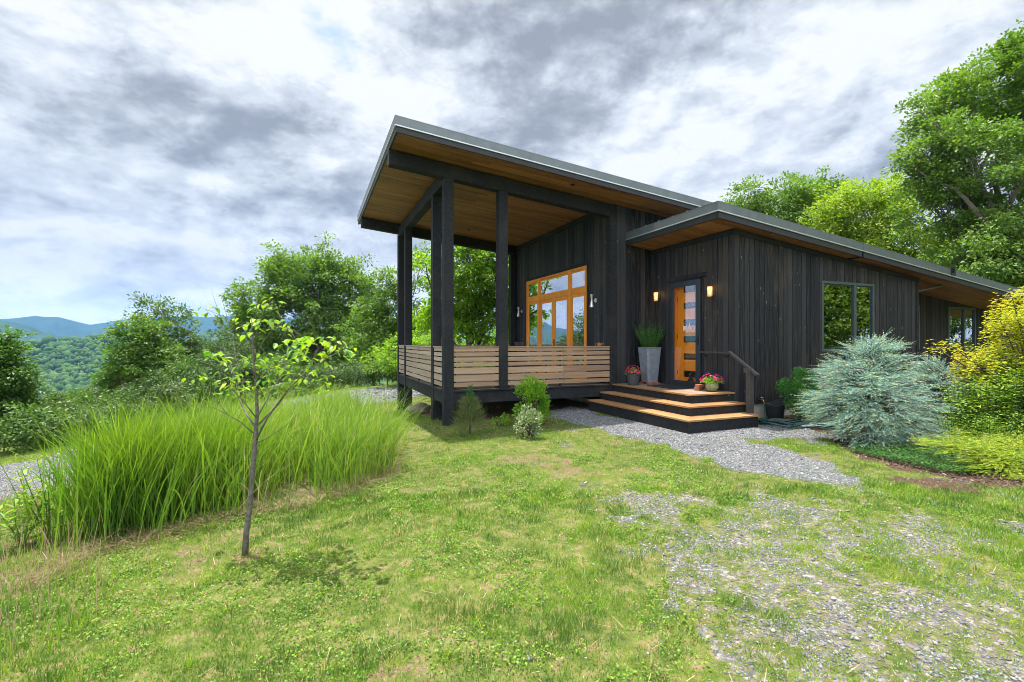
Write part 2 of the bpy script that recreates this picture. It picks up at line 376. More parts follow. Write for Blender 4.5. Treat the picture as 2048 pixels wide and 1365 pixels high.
# leaves
M['L_tree'] = leafmat('broadleaf green', [(.045, .10, .016), (.085, .165, .026), (.14, .23, .038), (.20, .28, .05)], .40)
M['L_light'] = leafmat('light yellow green leaves', [(.10, .19, .022), (.17, .26, .03), (.26, .34, .04), (.34, .38, .05)], .42)
M['L_dark'] = leafmat('dark green leaves', [(.03, .075, .016), (.055, .12, .024), (.09, .16, .035), (.14, .2, .05)], .32)
M['L_walnut'] = leafmat('walnut green leaves', [(.09, .19, .02), (.17, .29, .03), (.28, .38, .045)], .5)
M['L_slope'] = leafmat('slope tree leaves', [(.03, .085, .014), (.06, .14, .02), (.11, .19, .03), (.17, .25, .04)], .36)
M['L_thicket'] = leafmat('thicket leaves', [(.02, .055, .014), (.045, .09, .022), (.075, .125, .035), (.11, .15, .05)], .28)
M['L_young'] = leafmat('sapling leaves', [(.05, .15, .035), (.11, .24, .035), (.24, .36, .04), (.40, .42, .04)], .40, vs=6)
M['L_shrub'] = leafmat('bright shrub leaves', [(.08, .22, .015), (.17, .34, .022), (.34, .48, .04)], .35, vs=5)
M['L_varieg'] = leafmat('variegated leaves', [(.10, .17, .07), (.22, .29, .14), (.42, .45, .25)], .25, vs=8, tcol=(1.1, 1.2, .7))
M['L_conifer'] = leafmat('dwarf conifer needles', [(.11, .09, .035), (.15, .15, .05), (.10, .18, .05), (.21, .22, .07)], .2, vs=7)
M['L_confresh'] = leafmat('fresh conifer tip', [(.03, .13, .03), (.06, .19, .04)], .2, vs=9)
M['L_box'] = leafmat('boxwood leaves', [(.03, .13, .015), (.06, .21, .025), (.12, .30, .04)], .25, vs=5, spec=.6)
M['L_cover'] = leafmat('ground cover leaves', [(.02, .075, .015), (.04, .12, .022), (.08, .19, .04)], .2, vs=5)
M['L_peren'] = leafmat('perennial leaves', [(.09, .19, .03), (.17, .27, .04), (.30, .37, .06)], .3, vs=3)
M['L_rosemary'] = leafmat('upright herb leaves', [(.03, .10, .02), (.06, .16, .03), (.11, .24, .04)], .2, vs=9)
M['L_bloom'] = leafmat('magenta petals', [(.40, .008, .10), (.62, .02, .22), (.75, .05, .32)], .25, vs=20, tcol=(1, 1, 1))
M['L_bloomred'] = leafmat('red pink petals', [(.45, .02, .05), (.62, .06, .14), (.5, .1, .14)], .25, vs=20, tcol=(1, 1, 1))
M['L_grass'] = leafmat('tall grass blades', [(.045, .13, .016), (.10, .22, .022), (.20, .31, .03), (.36, .42, .07)], .42, vs=1.2, tcol=(1.2, 1.35, .5))
M['L_mound'] = leafmat('light tall grass blades', [(.07, .17, .022), (.13, .25, .028), (.22, .33, .04), (.38, .43, .09)], .42, vs=1.2, tcol=(1.2, 1.3, .5))
M['L_dry'] = leafmat('dry thatch', [(.10, .065, .035), (.20, .14, .075), (.34, .26, .15)], .2, vs=3, tcol=(1, 1, 1))
M['L_seed'] = leafmat('dry seed heads', [(.35, .26, .14), (.5, .38, .22)], .3, vs=3, tcol=(1, 1, 1))
def cedar_mat():
    m = mat_new('blue conifer needles'); b = NB(m); r = b.attr('rnd')
    c = b.ramp(r, [(0, (.07, .16, .15)), (.4, (.15, .30, .27)), (.62, (.26, .43, .36)), (.8, (.46, .62, .38)), (1, (.80, .88, .46))])
    b.out(b.n('ShaderNodeMixShader', {0: .15, 1: b.bsdf(Base_Color=c, Roughness=.6, Specular_IOR_Level=.3), 2: b.n('ShaderNodeBsdfTranslucent', {'Color': c}).outputs[0]}).outputs[0]); return m
M['L_cedar'] = cedar_mat()
def ramp_leaf(name, stops, trans=.4, tcol=(1.3, 1.3, .6)):
    m = mat_new(name); b = NB(m); c = b.ramp(b.attr('rnd'), stops)
    b.out(b.n('ShaderNodeMixShader', {0: trans, 1: b.bsdf(Base_Color=c, Roughness=.5, Specular_IOR_Level=.35),
          2: b.n('ShaderNodeBsdfTranslucent', {'Color': b.mix(1., c, tcol, 'MULTIPLY')}).outputs[0]}).outputs[0]); return m
M['L_maple'] = ramp_leaf('golden maple leaves', [(0, (.16, .28, .03)), (.35, (.38, .46, .035)), (.75, (.62, .54, .05)), (1, (.68, .33, .07))])
M['L_juniper'] = ramp_leaf('golden juniper sprays', [(0, (.05, .13, .02)), (.3, (.17, .28, .03)), (1, (.50, .55, .05))], .3)
M['L_lawn'] = ramp_leaf('lawn blades', [(0, (.06, .15, .018)), (.3, (.125, .25, .018)), (.6, (.24, .375, .022)), (.84, (.36, .40, .06)), (.9, (.40, .33, .15)), (1, (.52, .42, .22))], .35, (1.3, 1.4, .6))
M['stone'] = ramp_leaf('gravel stones', [(0, (.075, .08, .09)), (.45, (.165, .175, .195)), (.7, (.25, .25, .25)), (.88, (.34, .33, .31)), (1, (.50, .48, .44))], 0.)
M['chip'] = ramp_leaf('bark mulch chips', [(0, (.035, .021, .014)), (.6, (.10, .062, .042)), (1, (.30, .22, .16))], 0.)
# ------------------------------------------------------------------ terrain
ROAD = np.array([(-20, -6, -1.5), (-15.5, 4, -1.42), (-11.8, 8, -1.35), (-9.8, 11.5, -1.2), (-8.9, 15, -.98), (-8, 18.5, -.75), (-5.6, 21.8, -.55), (0, 24, -.5), (9, 26, -.6), (20, 27, -1)], float)
def road_info(c, d):
    c = np.asarray(c, float); d = np.asarray(d, float)
    best = np.full(c.shape, 1e9); zr = np.zeros(c.shape); side = np.zeros(c.shape)
    for a, b in zip(ROAD[:-1], ROAD[1:]):
        ax, ay, az = a; ux, uy = b[0] - a[0], b[1] - a[1]; L2 = ux * ux + uy * uy
        t = np.clip(((c - ax) * ux + (d - ay) * uy) / L2, 0, 1)
        qx, qy = ax + t * ux, ay + t * uy; r = np.hypot(c - qx, d - qy)
        m = r < best; best = np.where(m, r, best); zr = np.where(m, az + t * (b[2] - az), zr)
        side = np.where(m, np.sign(ux * (d - ay) - uy * (c - ax)), side)
    return best, zr, side   # side>0: far/left side
def ground_z(c, d):
    c = np.asarray(c, float); d = np.asarray(d, float)
    pl = .03 + .08 * np.tanh(c / 3) - .034 * np.maximum(0, d - 8) / (1 + np.exp((c + .5) * 1.5)) * (d < 60)
    pl = pl + .02 * (fbm(c * .6 + 31, d * .6 + 9, 3, 3) - .5)
    pl = np.maximum(pl, -.55)
    r, zr, side = road_info(c, d)
    w = np.clip((r - 2.0) / 5.6, 0, 1); w = w * (1.5 - .5 * w)
    near = zr * (1 - w) + pl * w
    e = np.maximum(0, r - 2.6)
    rad = np.hypot(c, d)
    far = zr - .16 * e - .10 * np.maximum(0, e - 10) + 1.4 * (fbm(c * .06 + 5, d * .06 + 8, 5, 3) - .5) * sstep(6, 30, e)
    az = np.degrees(np.arctan2(c, d))
    valley = -86 + 14 * (fbm(c * .004 + 50, d * .004 + 50, 9, 4) - .5) - 30 * sstep(400, 2500, rad)
    # wooded knoll and rising slopes on the left
    k1 = 78 * np.exp(-(((c + 1020) / 330) ** 2) - (((d - 1150) / 270) ** 2)) + 52 * np.exp(-(((c + 720) / 300) ** 2) - (((d - 1350) / 320) ** 2)) + 42 * np.exp(-(((c + 300) / 420) ** 2) - (((d - 1600) / 380) ** 2)) + 52 * np.exp(-(((c + 1600) / 420) ** 2) - (((d - 1300) / 380) ** 2))
    valley = valley + k1 * 1.0
    bl = sstep(120, 420, e)
    far = np.maximum(far, -60) * (1 - bl) + valley * bl
    # the summit continues level to the right and behind the house
    keep = sstep(-25, 10, az) * (1 - sstep(60, 400, rad) * .6) 
    farr = far * (1 - keep) + np.maximum(far * .18, -6 - 0 * far) * keep
    out = np.where((side > 0) & (r > 2.6), farr, near)
    out = np.where((side > 0) & (r <= 2.6), zr, out)
    out = np.where((side <= 0) & (rad > 60), np.maximum(pl, -.5) , out)
    return out
def gz_w(x, y): return float(ground_z(*w2c(x, y)))
def on_ground(px, d, dz=0):
    c = (px - 1024) / FPX * d; x, y = c2w(c, d); return np.array((x, y, float(ground_z(c, d)) + dz))
# pixel-polygons turned into ground areas
def g2(px, py, z=.07):
    d = (EYE - z) * FPX / (py - HZ); return ((px - 1024) / FPX * d, d)
def in_poly(c, d, poly):
    c = np.asarray(c); inside = np.zeros(c.shape, bool); n = len(poly)
    for i in range(n):
        x1, y1 = poly[i]; x2, y2 = poly[(i + 1) % n]
        cond = ((y1 > d) != (y2 > d)); xi = (x2 - x1) * (d - y1) / (y2 - y1 + 1e-12) + x1
        inside ^= cond & (c < xi)
    return inside
G_PATH = [g2(*p) for p in ((1095, 822), (1140, 812), (1185, 815), (1200, 830), (1378, 862), (1507, 852), (1585, 850), (1660, 878), (1640, 893), (1575, 882), (1505, 884), (1560, 905), (1640, 930), (1725, 962), (1745, 985), (1680, 988), (1590, 962), (1490, 942), (1400, 915), (1320, 893), (1240, 872), (1180, 852), (1120, 838))]
G_SPARSE = [g2(*p) for p in ((1287, 990), (1420, 1000), (1553, 995), (1660, 1030), (1790, 1010), (1960, 1050), (2200, 1100), (2600, 1250), (2600, 1800), (1600, 1500), (1578, 1365), (1460, 1325), (1380, 1207), (1310, 1100), (1200, 1010))]
G_MULCH = [g2(*p) for p in ((1590, 850), (1660, 885), (1760, 935), (1860, 955), (1960, 975), (2060, 985), (2400, 1050), (2700, 900), (2300, 820), (1700, 800), (1560, 835))]
G_MULCH2 = [g2(*p) for p in ((1790, 965), (1900, 955), (1990, 985), (1960, 1000), (1830, 985))]
BED = [g2(*p, z) for *p, z in ((-80, 1240, -.05), (60, 1180, -.05), (165, 1112, -.03), (260, 1085, -.03), (370, 1062, -.02), (500, 1028, -.02), (620, 1010, -.02), (700, 985, -.02), (785, 950, -.02), (792, 905, -.03), (730, 855, -.1), (690, 815, -.2), (700, 785, -.25))] + [(-6.2, 19), (-6.9, 17), (-7.2, 13), (-6.8, 10), (-6.6, 7), (-6.6, 4), (-6.4, 1.5)]
def masks(c, d):
    j1 = fbm(c * 3.1, d * 3.1, 41, 3) - .5; j2 = fbm(c * 3.1 + 40, d * 3.1, 43, 3) - .5
    cc, dd = c + j1 * .55, d + j2 * .55
    path = in_poly(c + j1 * .7, d + j2 * .7, G_PATH).astype(float) * np.clip(sstep(4.7, 6.6, d) + .9 * sstep(.42, .6, fbm(c * 5, d * 5, 55, 3)), 0, 1)
    mul = (in_poly(cc, dd, G_MULCH) | in_poly(cc, dd, G_MULCH2)).astype(float)
    j3 = fbm(c * 9, d * 9, 45, 3) - .5; j4 = fbm(c * 9 + 60, d * 9, 46, 3) - .5
    sp = in_poly(c + j1 * 1.4 + j3 * 1.1, d + j2 * 1.4 + j4 * 1.1, G_SPARSE).astype(float)
    n = fbm(c * 1.7 + 3, d * 1.7 + 11, 61, 4)
    sparse = sp * sstep(.27, .47, n + .06)
    spot = sstep(.66, .74, fbm(c * 2.3 + 13, d * 2.3 + 5, 71, 3)) * .8 * sstep(-1.5, .8, c)   # bare gravelly spots in the lawn
    dirt = sstep(.60, .72, fbm(c * 1.6 + 23, d * 1.6 + 15, 81, 4))
    tr = np.hypot((c - (-2.2)) * .8, d - 3.97); dirt = np.maximum(dirt * .8, .8 * (1 - sstep(.08, .36, tr + .35 * j1)))
    bed = in_poly(cc, dd, BED).astype(float)
    r, zr, side = road_info(c, d)
    road = (r + .5 * j1 < 2.1).astype(float)
    bx, by = c2w(c, d)
    under = ((bx > .15) & (bx < 4.4) & (by > .25) & (by < 6)).astype(float)
    gr = np.maximum(np.maximum(path, road), np.maximum(sparse * .44, spot * .4))
    return gr, dirt, mul, bed, under, path, road, sparse
def ground_mesh():
    radii = [0.0]; r = .35
    while r < 8700: radii.append(r); r *= 1.021
    radii = np.array(radii[1:]); NA = 560
    th = np.linspace(0, 2 * np.pi, NA, endpoint=False)
    RR, TH = np.meshgrid(radii, th, indexing='ij')
    c = RR * np.sin(TH); d = RR * np.cos(TH)
    z = ground_z(c, d)
    gr, dirt, mul, bed, under, path, road, sparse = masks(c, d)
    x, y = c2w(c, d)
    V = np.stack([x, y, z], -1).reshape(-1, 3); V = np.vstack([V, [[CX, CY, float(ground_z(0, 0))]]])
    nr = len(radii); i = np.arange(nr - 1)[:, None] * NA; k = np.arange(NA)[None, :]; k2 = (k + 1) % NA
    F = np.stack([i + k, i + NA + k, i + NA + k2, i + k2], -1).reshape(-1, 4)[:, ::-1]
    T = np.stack([np.full(NA, len(V) - 1), np.arange(NA), (np.arange(NA) + 1) % NA], -1)[:, ::-1]
    far = sstep(25, 60, RR)
    A = {k: np.append(v.ravel(), 0) for k, v in dict(gravel=gr, dirt=np.maximum(np.maximum(dirt * .62, np.maximum(sparse * .5, under)), bed * .5), mulch=mul, far=far).items()}
    m = mat_new('lawn soil and gravel ground'); b = NB(m); p = b.pos()
    n1 = b.noise(p, 9, 5, .65); n2 = b.noise(p, 55, 4, .6); n3 = b.noise(p, 1.3, 4, .6)
    soil = b.ramp(b.mr(n2, .3, .7), [(0, (.07, .048, .03)), (.5, (.14, .10, .06)), (1, (.25, .19, .115))])
    grass = b.ramp(b.mr(n1, .3, .7), [(0, (.045, .065, .018)), (.5, (.095, .12, .025)), (1, (.21, .155, .085))])
    v = b.n('ShaderNodeTexVoronoi', {'Vector': p, 'Scale': 42.}, feature='F1')
    gv = b.ramp(b.n('ShaderNodeSeparateColor', {0: v.outputs['Color']}).outputs[0], [(0, (.055, .06, .07)), (.5, (.13, .135, .145)), (.85, (.22, .22, .22)), (1, (.33, .32, .30))])
    mc = b.ramp(b.mr(b.noise(p, 30, 5, .7), .3, .7), [(0, (.025, .016, .011)), (.6, (.075, .046, .032)), (1, (.17, .12, .085))])
    tw = b.m('SUBTRACT', b.m('ADD', b.m('MULTIPLY', n1, .6), b.m('MULTIPLY', b.noise(p, 24, 5, .75), .4)), .5)
    def thr(a, w=1.0): return b.mr(b.m('ADD', b.attr(a), b.m('MULTIPLY', tw, w * 2)), .38, .62)
    c_ = b.mix(thr('dirt', 1.4), grass, soil); c_ = b.mix(thr('mulch'), c_, mc); c_ = b.mix(thr('gravel'), c_, gv)
    forest = b.ramp(b.mr(b.noise(p, .05, 5, .7), .3, .7), [(0, (.025, .06, .015)), (1, (.06, .11, .03))])
    nearv = b.ramp(b.mr(n3, .3, .7), [(0, (.05, .10, .02)), (1, (.13, .18, .035))])
    c_ = b.mix(b.m('MULTIPLY', b.attr('far'), b.m('SUBTRACT', 1., b.attr('gravel')), clamp=True), c_, b.mix(b.mr(n3, .4, .6), forest, nearv))
    hh = b.m('ADD', b.m('MULTIPLY', v.outputs['Distance'], -1.), b.m('MULTIPLY', n2, .4))
    b.out(b.bsdf(Base_Color=c_, Roughness=.95, Specular_IOR_Level=.15, Normal=b.bump(hh, .7, .02)))
    o = np_mesh('ground', V, [F, T], m, smooth=True, attrs=A); tag(o, kind='structure')
ground_mesh()
# ------------------------------------------------------------------ house
house = empty('house', (4.2, 0, 0))
tag(house, 'low black timber house with a tall open porch, sloping metal roofs and orange door', 'house')
WX, WY, DX, DY = 5.417, -2.66, 4.21, 6.07
msof = lambda x: 5.57 - .10 * x          # main roof soffit
mtop = lambda x: 5.86 - .10 * x
lsof = lambda x: 4.145 - .109 * (x - 4.674)
ltop = lambda x: 4.45 - .109 * (x - 4.674)
DZ = .68
def siding(mb, axis, plane, u0, u1, zb, zt, openings=(), out=-1, bw=.145, t=.022, gap=.011):
    """vertical boards on a wall. axis 'x': runs along x at y=plane. out: side the boards face."""
    n = max(1, round((u1 - u0) / bw)); w = (u1 - u0) / n
    for i in range(n):
        a, b = u0 + i * w + gap / 2, u0 + (i + 1) * w - gap / 2; r = random.random(); tt = t + random.uniform(-.003, .003)
        cuts = sorted({a, b} | {q for o in openings for q in (o[0], o[1]) if a < q < b})
        for s, e in zip(cuts[:-1], cuts[1:]):
            mid = (s + e) / 2; segs = [(zb, None)]
            for (o0, o1, oz0, oz1) in openings:
                if o0 <= mid <= o1:
                    new = []
                    for (lo, hi) in segs:
                        if hi is None or hi > oz1:
                            if oz0 > lo: new.append((lo, oz0))
                            new.append((oz1, hi))
                        else: new.append((lo, hi))
                    segs = new
            for lo, hi in segs:
                h0 = zt(s) if hi is None else hi; h1 = zt(e) if hi is None else hi
                p0, p1 = (plane, plane + out * tt)
                if axis == 'x':
                    y0, y1 = min(p0, p1), max(p0, p1)
                    mb.hexa([(s, y0, lo), (e, y0, lo), (e, y1, lo), (s, y1, lo), (s, y0, h0), (e, y0, h1), (e, y1, h1), (s, y1, h0)], r)
                else:
                    x0, x1 = min(p0, p1), max(p0, p1)
                    mb.hexa([(x0, s, lo), (x1, s, lo), (x1, e, lo), (x0, e, lo), (x0, s, h0), (x1, s, h0), (x1, e, h1), (x0, e, h1)], r)
def backing(mb, axis, plane, thick, u0, u1, zb, zt, openings=()):
    """solid wall behind boards with openings"""
    cuts = sorted({u0, u1} | {q for o in openings for q in (o[0], o[1])})
    for s, e in zip(cuts[:-1], cuts[1:]):
        mid = (s + e) / 2; segs = [(zb, None)]
        for (o0, o1, oz0, oz1) in openings:
            if o0 <= mid <= o1: segs = [(zb, oz0), (oz1, None)] if oz0 > zb + .01 else [(oz1, None)]
        for lo, hi in segs:
            h0 = zt(s) if hi is None else hi; h1 = zt(e) if hi is None else hi
            a, b = sorted((plane, plane + thick))
            if axis == 'x': mb.hexa([(s, a, lo), (e, a, lo), (e, b, lo), (s, b, lo), (s, a, h0), (e, a, h1), (e, b, h1), (s, b, h0)])
            else: mb.hexa([(a, s, lo), (b, s, lo), (b, e, lo), (a, e, lo), (a, s, h0), (b, s, h0), (b, e, h1), (a, e, h1)])
# openings
WIN_A = (1.10, 4.99, DZ, 3.78)     # y0,y1,z0,z1 on x=DX
DOOR = (-1.72, -.84, DZ, 3.10)     # on x=WX
WIN_B = (8.08, 9.96, 1.50, 3.12)   # x on y=WY
WIN_C = (15.32, 16.84, 1.50, 2.80); WIN_D = (12.35, 13.87, 1.50, 2.80)
RY = -1.6; RX = 11.75; EX = 17.7
bk, sd = MB(), MB()
mz = lambda x: msof(x) - .002
lz = lambda x: lsof(x) - .002
backing(bk, 'y', DX + .022, .14, 0.023, DY, .2, lambda y: msof(DX) - .003, [WIN_A])
siding(sd, 'y', DX + .022, .20, DY, DZ + .02, lambda y: msof(DX) - .006, [WIN_A])
o = sd.build('porch_wall_siding', M['siding'], house); sd = MB()
backing(bk, 'x', .022, .14, DX + .163, 9, .2, lambda x: msof(x) - .05)
siding(sd, 'x', .022, DX + .002, WX, DZ + .01, lambda x: msof(x) - .006)
siding(sd, 'x', .022, WX + .002, 9.0, lsof(8.9), lambda x: msof(x) - .006)
sd.build('return_wall_siding', M['siding_worn'], house); sd = MB()
backing(bk, 'y', WX + .022, .14, WY + .163, -.003, .2, lambda y: lsof(WX) - .002, [DOOR])
siding(sd, 'y', WX + .022, WY + .002, -.002, .42, lambda y: lsof(WX) - .006, [DOOR])
sd.build('entry_wall_siding', M['siding'], house); sd = MB()
backing(bk, 'x', WY + .022, .14, WX + .022, RX, .42, lambda x: lsof(x) - .01, [WIN_B])
siding(sd, 'x', WY + .022, WX, RX, .42, lambda x: lsof(x) - .006, [WIN_B])
siding(sd, 'x', RY + .022, RX, EX, .42, lambda x: lsof(x) - .006, [WIN_C, WIN_D])
siding(sd, 'y', RX - .02, WY + .05, RY, .42, lambda y: lsof(RX) - .006, out=1)
sd.build('wing_wall_siding', M['siding'], house); sd = MB()
backing(bk, 'x', RY + .022, .14, RX, EX, .42, lambda x: lsof(x) - .01, [WIN_C, WIN_D])
backing(bk, 'y', EX - .14, .14, RY + .163, 6.0, .3, lambda y: lsof(EX) - .01)
backing(bk, 'x', DY - .14, .14, DX + .163, 9, .2, lambda x: msof(x) - .01)
backing(bk, 'x', 5.86, .14, 9.0, EX - .14, .2, lambda x: lsof(x) - .01)
backing(bk, 'y', 9.0, .12, .163, DY, lsof(9) + .2, lambda y: msof(9) - .01)
bk.build('wall_core', M['backing'], house)
f = MB(); f.box(WX + .03, RX - .02, WY + .04, WY + .2, -.6, .418); f.box(RX - .02, EX, RY + .04, RY + .2, -.6, .418); f.box(RX - .2, RX - .021, WY + .2, RY + .04, -.6, .418)
f.box(EX - .16, EX - .01, RY + .2, 5.9, -.8, .3); f.box(DX + .04, DX + .2, .05, 6, -.8, .2)
f.build('foundation', M['found'], house)
f = MB(); f.box(DX + .165, 8.99, .165, 5.9, .30, .64); f.box(WX + .165, EX - .15, WY + .165, 5.85, .20, .299)
f.box(WX + .165, 12, -.5, -.42, .5, 3.3); f.box(8.6, 8.7, .2, 5.8, .64, 4.3); f.box(11.9, EX - .2, 1.2, 1.3, .3, 3.0)
f.build('interior', M['inner'], house)
# corner boards
for bx_ in ((DX - .012, DX + .19, -.012, .20, .40, msof(DX) - .012), (WX - .004, WX + .018, WY - .008, WY + .0, .43, lsof(WX) - .01),
            (DX - .008, DX + .02, 5.86, DY + .02, .40, msof(DX) - .32), (RX - .09, RX + .006, WY - .012, WY + .0, .43, lsof(RX) - .012)):
    f = MB(); f.box(*bx_); f.build('corner_board', M['beam'], house, bevel=.004)
# ---- roofs
def roof(x0, x1, y0, y1, sof, top, name, sofmat, skip=()):
    r = MB(); r.slope(x0 + .10, x1 - .1, y0 + .10, y1 - .1, sof, lambda x: sof(x) + .03); o1 = None
    # soffit as individual boards running along x
    sb = MB(); n = int((y1 - y0 - .06) / .135); w = (y1 - y0 - .06) / n
    for i in range(n):
        a = y0 + .03 + i * w; xs = [x0 + .03] + sorted(random.uniform(x0 + .6, x1 - .6) for _ in range(int((x1 - x0) / 3.2))) + [x1 - .03]
        for s, e in zip(xs[:-1], xs[1:]):
            if e - s > .1: sb.slope(s + .0015, e - .0015, a, a + w - .005, lambda x: sof(x) + random.uniform(0, .0025), lambda x: sof(x) + .02)
    sb.build(name + '_soffit', M['soffit'], house)
    core = MB(); core.slope(x0 + .02, x1 - .02, y0 + .02, y1 - .02, lambda x: sof(x) + .025, lambda x: top(x) - .012); core.build(name + '_deck', M['backing'], house)
    mm = MB(); mm.slope(x0 - .03, x1 + .03, y0 - .03, y1 + .03, lambda x: top(x) - .008, lambda x: top(x) + .006)
    k = 0; yy = y0 + .4
    while yy < y1 - .2: mm.slope(x0, x1, yy, yy + .02, lambda x: top(x) + .006, lambda x: top(x) + .04); yy += .45
    # metal edge trim: front, back, two gables
    tr = lambda x: top(x) - .165
    if 'front' not in skip: mm.slope(x0 - .028, x1 + .028, y0 - .028, y0 - .012, tr, lambda x: top(x) - .008)
    mm.slope(x0 - .028, x0 - .012, y0 - .012, y1 + .012, tr, lambda x: top(x) - .008)
    mm.slope(x1 + .012, x1 + .028, y0 - .012, y1 + .012, tr, lambda x: top(x) - .008)
    mm.slope(x0 - .028, x1 + .028, y1 + .012, y1 + .028, tr, lambda x: top(x) - .008)
    mm.build(name, M['metal'], house)
    dr = MB()
    dr.slope(x0 - .034, x1 + .034, y0 - .034, y0 - .010, lambda x: top(x) - .19, lambda x: top(x) - .166)
    dr.slope(x0 - .034, x0 - .010, y0 - .010, y1 + .02, lambda x: top(x) - .19, lambda x: top(x) - .166)
    dr.build(name + '_drip_edge', M['drip'], house)
    fa = MB(); xs = list(np.linspace(x0 + .0, x1, max(2, round((x1 - x0) / 3.3)) + 1))
    for s, e in zip(xs[:-1], xs[1:]): fa.slope(s + (.0 if s == xs[0] else .002), e, y0 - .01, y0 + .028, lambda x: sof(x) - .008, lambda x: top(x) - .19)
    for s, e in zip(*(lambda q: (q[:-1], q[1:]))(np.linspace(y0 + .03, y1, 4))): fa.slope(x0 - .008, x0 + .028, s, e - .003, lambda x: sof(x) - .008, lambda x: top(x) - .19)
    fa.build(name + '_fascia', M['fascia'], house)
roof(-1.146, 9.0, -.856, 6.95, msof, mtop, 'main_roof', None)
roof(4.674, 9.0, -2.967, -.006, lsof, ltop, 'entry_roof', None)
roof(9.045, 19.2, -2.967, 6.3, lsof, ltop, 'wing_roof', None)
# soffit frieze boards along walls
f = MB(); f.box(DX - .022, DX - .001, .21, DY - .2, msof(DX) - .16, msof(DX) - .012); f.slope(WX - .02, RX, WY - .024, WY - .003, lambda x: lsof(x) - .12, lambda x: lsof(x) - .012)
f.box(WX - .024, WX - .003, WY + .02, -.03, lsof(WX) - .12, lsof(WX) - .012)
f.build('frieze_board', M['beam'], house)
# downpipe
f = MB(); a = Vector((11.95, -2.05, 3.33)); f.tube([(12.9, -2.6, 3.23), (12.65, -2.45, 3.15), (12.0, -1.95, 2.98), (11.82, -1.78, 2.8), (11.82, -1.78, 2.4)], .035, 8)
f.build('downpipe', M['metal'], house, smooth=True)
f = MB(); f.box(12.5, 12.7, -3.01, -2.98, ltop(12.5) - .17, ltop(12.5) + .03); f.box(12.56, 12.6, -3.05, -2.98, ltop(12.5) - .1, ltop(12.5) + .06); f.build('roof_bracket', M['black'], house)
# ---- porch
def post(x, y, zt, w=.21, z0=None, name='post'):
    f = MB(); f.box(x, x + w, y, y + w, z0, zt)
    return f.build(name, M['beam'], house, bevel=.006)
bb = lambda x: 5.25 - .10 * x
POSTS = [(0, 0, -.5, bb(.1)), (1.26, 0, DZ + .0, bb(1.36)), (0, 1.03, -.5, 5.15), (0, 4.58, -.6, 5.15), (0, 5.82, -.6, bb(.1) - .02)]
for x, y, z0, zt in POSTS: post(x, y, zt, z0=z0)
post(DX - .235, 5.86, bb(DX) + .0, z0=DZ, name='post')
f = MB(); f.slope(-1.156, DX - .013, -.004, .214, bb, lambda x: bb(x) + .30); f.build('porch_beam', M['beam'], house, bevel=.006)
f = MB(); f.slope(-1.15, DX + .3, 5.85, 6.05, bb, lambda x: bb(x) + .30); f.build('porch_beam', M['beam'], house, bevel=.006)
f = MB(); f.box(.0, .10, .216, 5.848, 5.152, 5.44); f.box(.103, .206, .216, 5.848, 5.152, 5.40); f.build('porch_beam', M['beam'], house, bevel=.006)
# deck
f = MB()
n = 42; w = (DY - .02) / n
for i in range(n): f.box(.03, DX - .02, .03 + i * w, .03 + i * w + w - .006, DZ - .035, DZ)
f.build('deck_floor', M['deck'], house)
f = MB()
f.box(.212, DX + .02, .02, .06, .385, DZ - .04); f.box(.02, .06, .212, 1.028, .385, DZ - .04); f.box(.02, .06, 1.242, 4.578, .385, DZ - .04); f.box(.02, .06, 4.792, 5.818, .385, DZ - .04)
f.box(.06, DX, 5.98, 6.02, .385, DZ - .04); f.box(.06, 4.2, 2.0, 2.05, .42, DZ - .045); f.box(.06, 4.2, 4.0, 4.05, .42, DZ - .045)
f.box(.212, DX + .02, -.012, .07, DZ - .038, DZ - .004); f.box(-.012, .07, .212, 5.818, DZ - .038, DZ - .004)
f.build('deck_fascia', M['beam'], house, bevel=.004)
# railings
BZ = [(.745, .835), (.862, .998), (1.026, 1.158), (1.186, 1.268), (1.296, 1.385), (1.410, 1.492), (1.518, 1.592)]
def railing(axis, u0, u1, plane, mt_, joints=()):
    f = MB(); cuts = [u0] + [j for j in joints if u0 < j < u1] + [u1]
    for z0, z1 in BZ:
        for s, e in zip(cuts[:-1], cuts[1:]):
            j = random.uniform(-.003, .003)
            if axis == 'x': f.box(s + .002, e - .002, plane, plane + .022, z0 + j, z1 + j)
            else: f.box(plane, plane + .022, s + .002, e - .002, z0 + j, z1 + j)
    rl = f.build('railing', M[mt_], house)
    c = MB()
    if axis == 'x': c.box(u0, u1, plane - .02, plane + .11, 1.598, 1.622)
    else: c.box(plane - .02, plane + .11, u0, u1, 1.598, 1.622)
    c.build('cap_rail', M[mt_], rl)
    k = max(1, int((u1 - u0) / 1.3))
    for i in range(k + 1):
        v = MB(); q = u0 + .02 + (u1 - u0 - .08) * i / k
        if axis == 'x': v.box(q, q + .04, plane + .024, plane + .064, DZ, 1.597)
        else: v.box(plane + .024, plane + .064, q, q + .04, DZ, 1.597)
        v.build('baluster', M['beam'], rl)
railing('x', .214, 1.256, .02, 'rail'); railing('x', 1.474, DX - .014, .02, 'rail', (2.9,))
railing('y', .214, 1.026, .02, 'rail_y'); railing('y', 1.244, 4.576, .02, 'rail_y', (3.0,)); railing('y', 4.794, 5.816, .02, 'rail_y')
railing('x', .214, DX - .25, 5.93, 'rail')
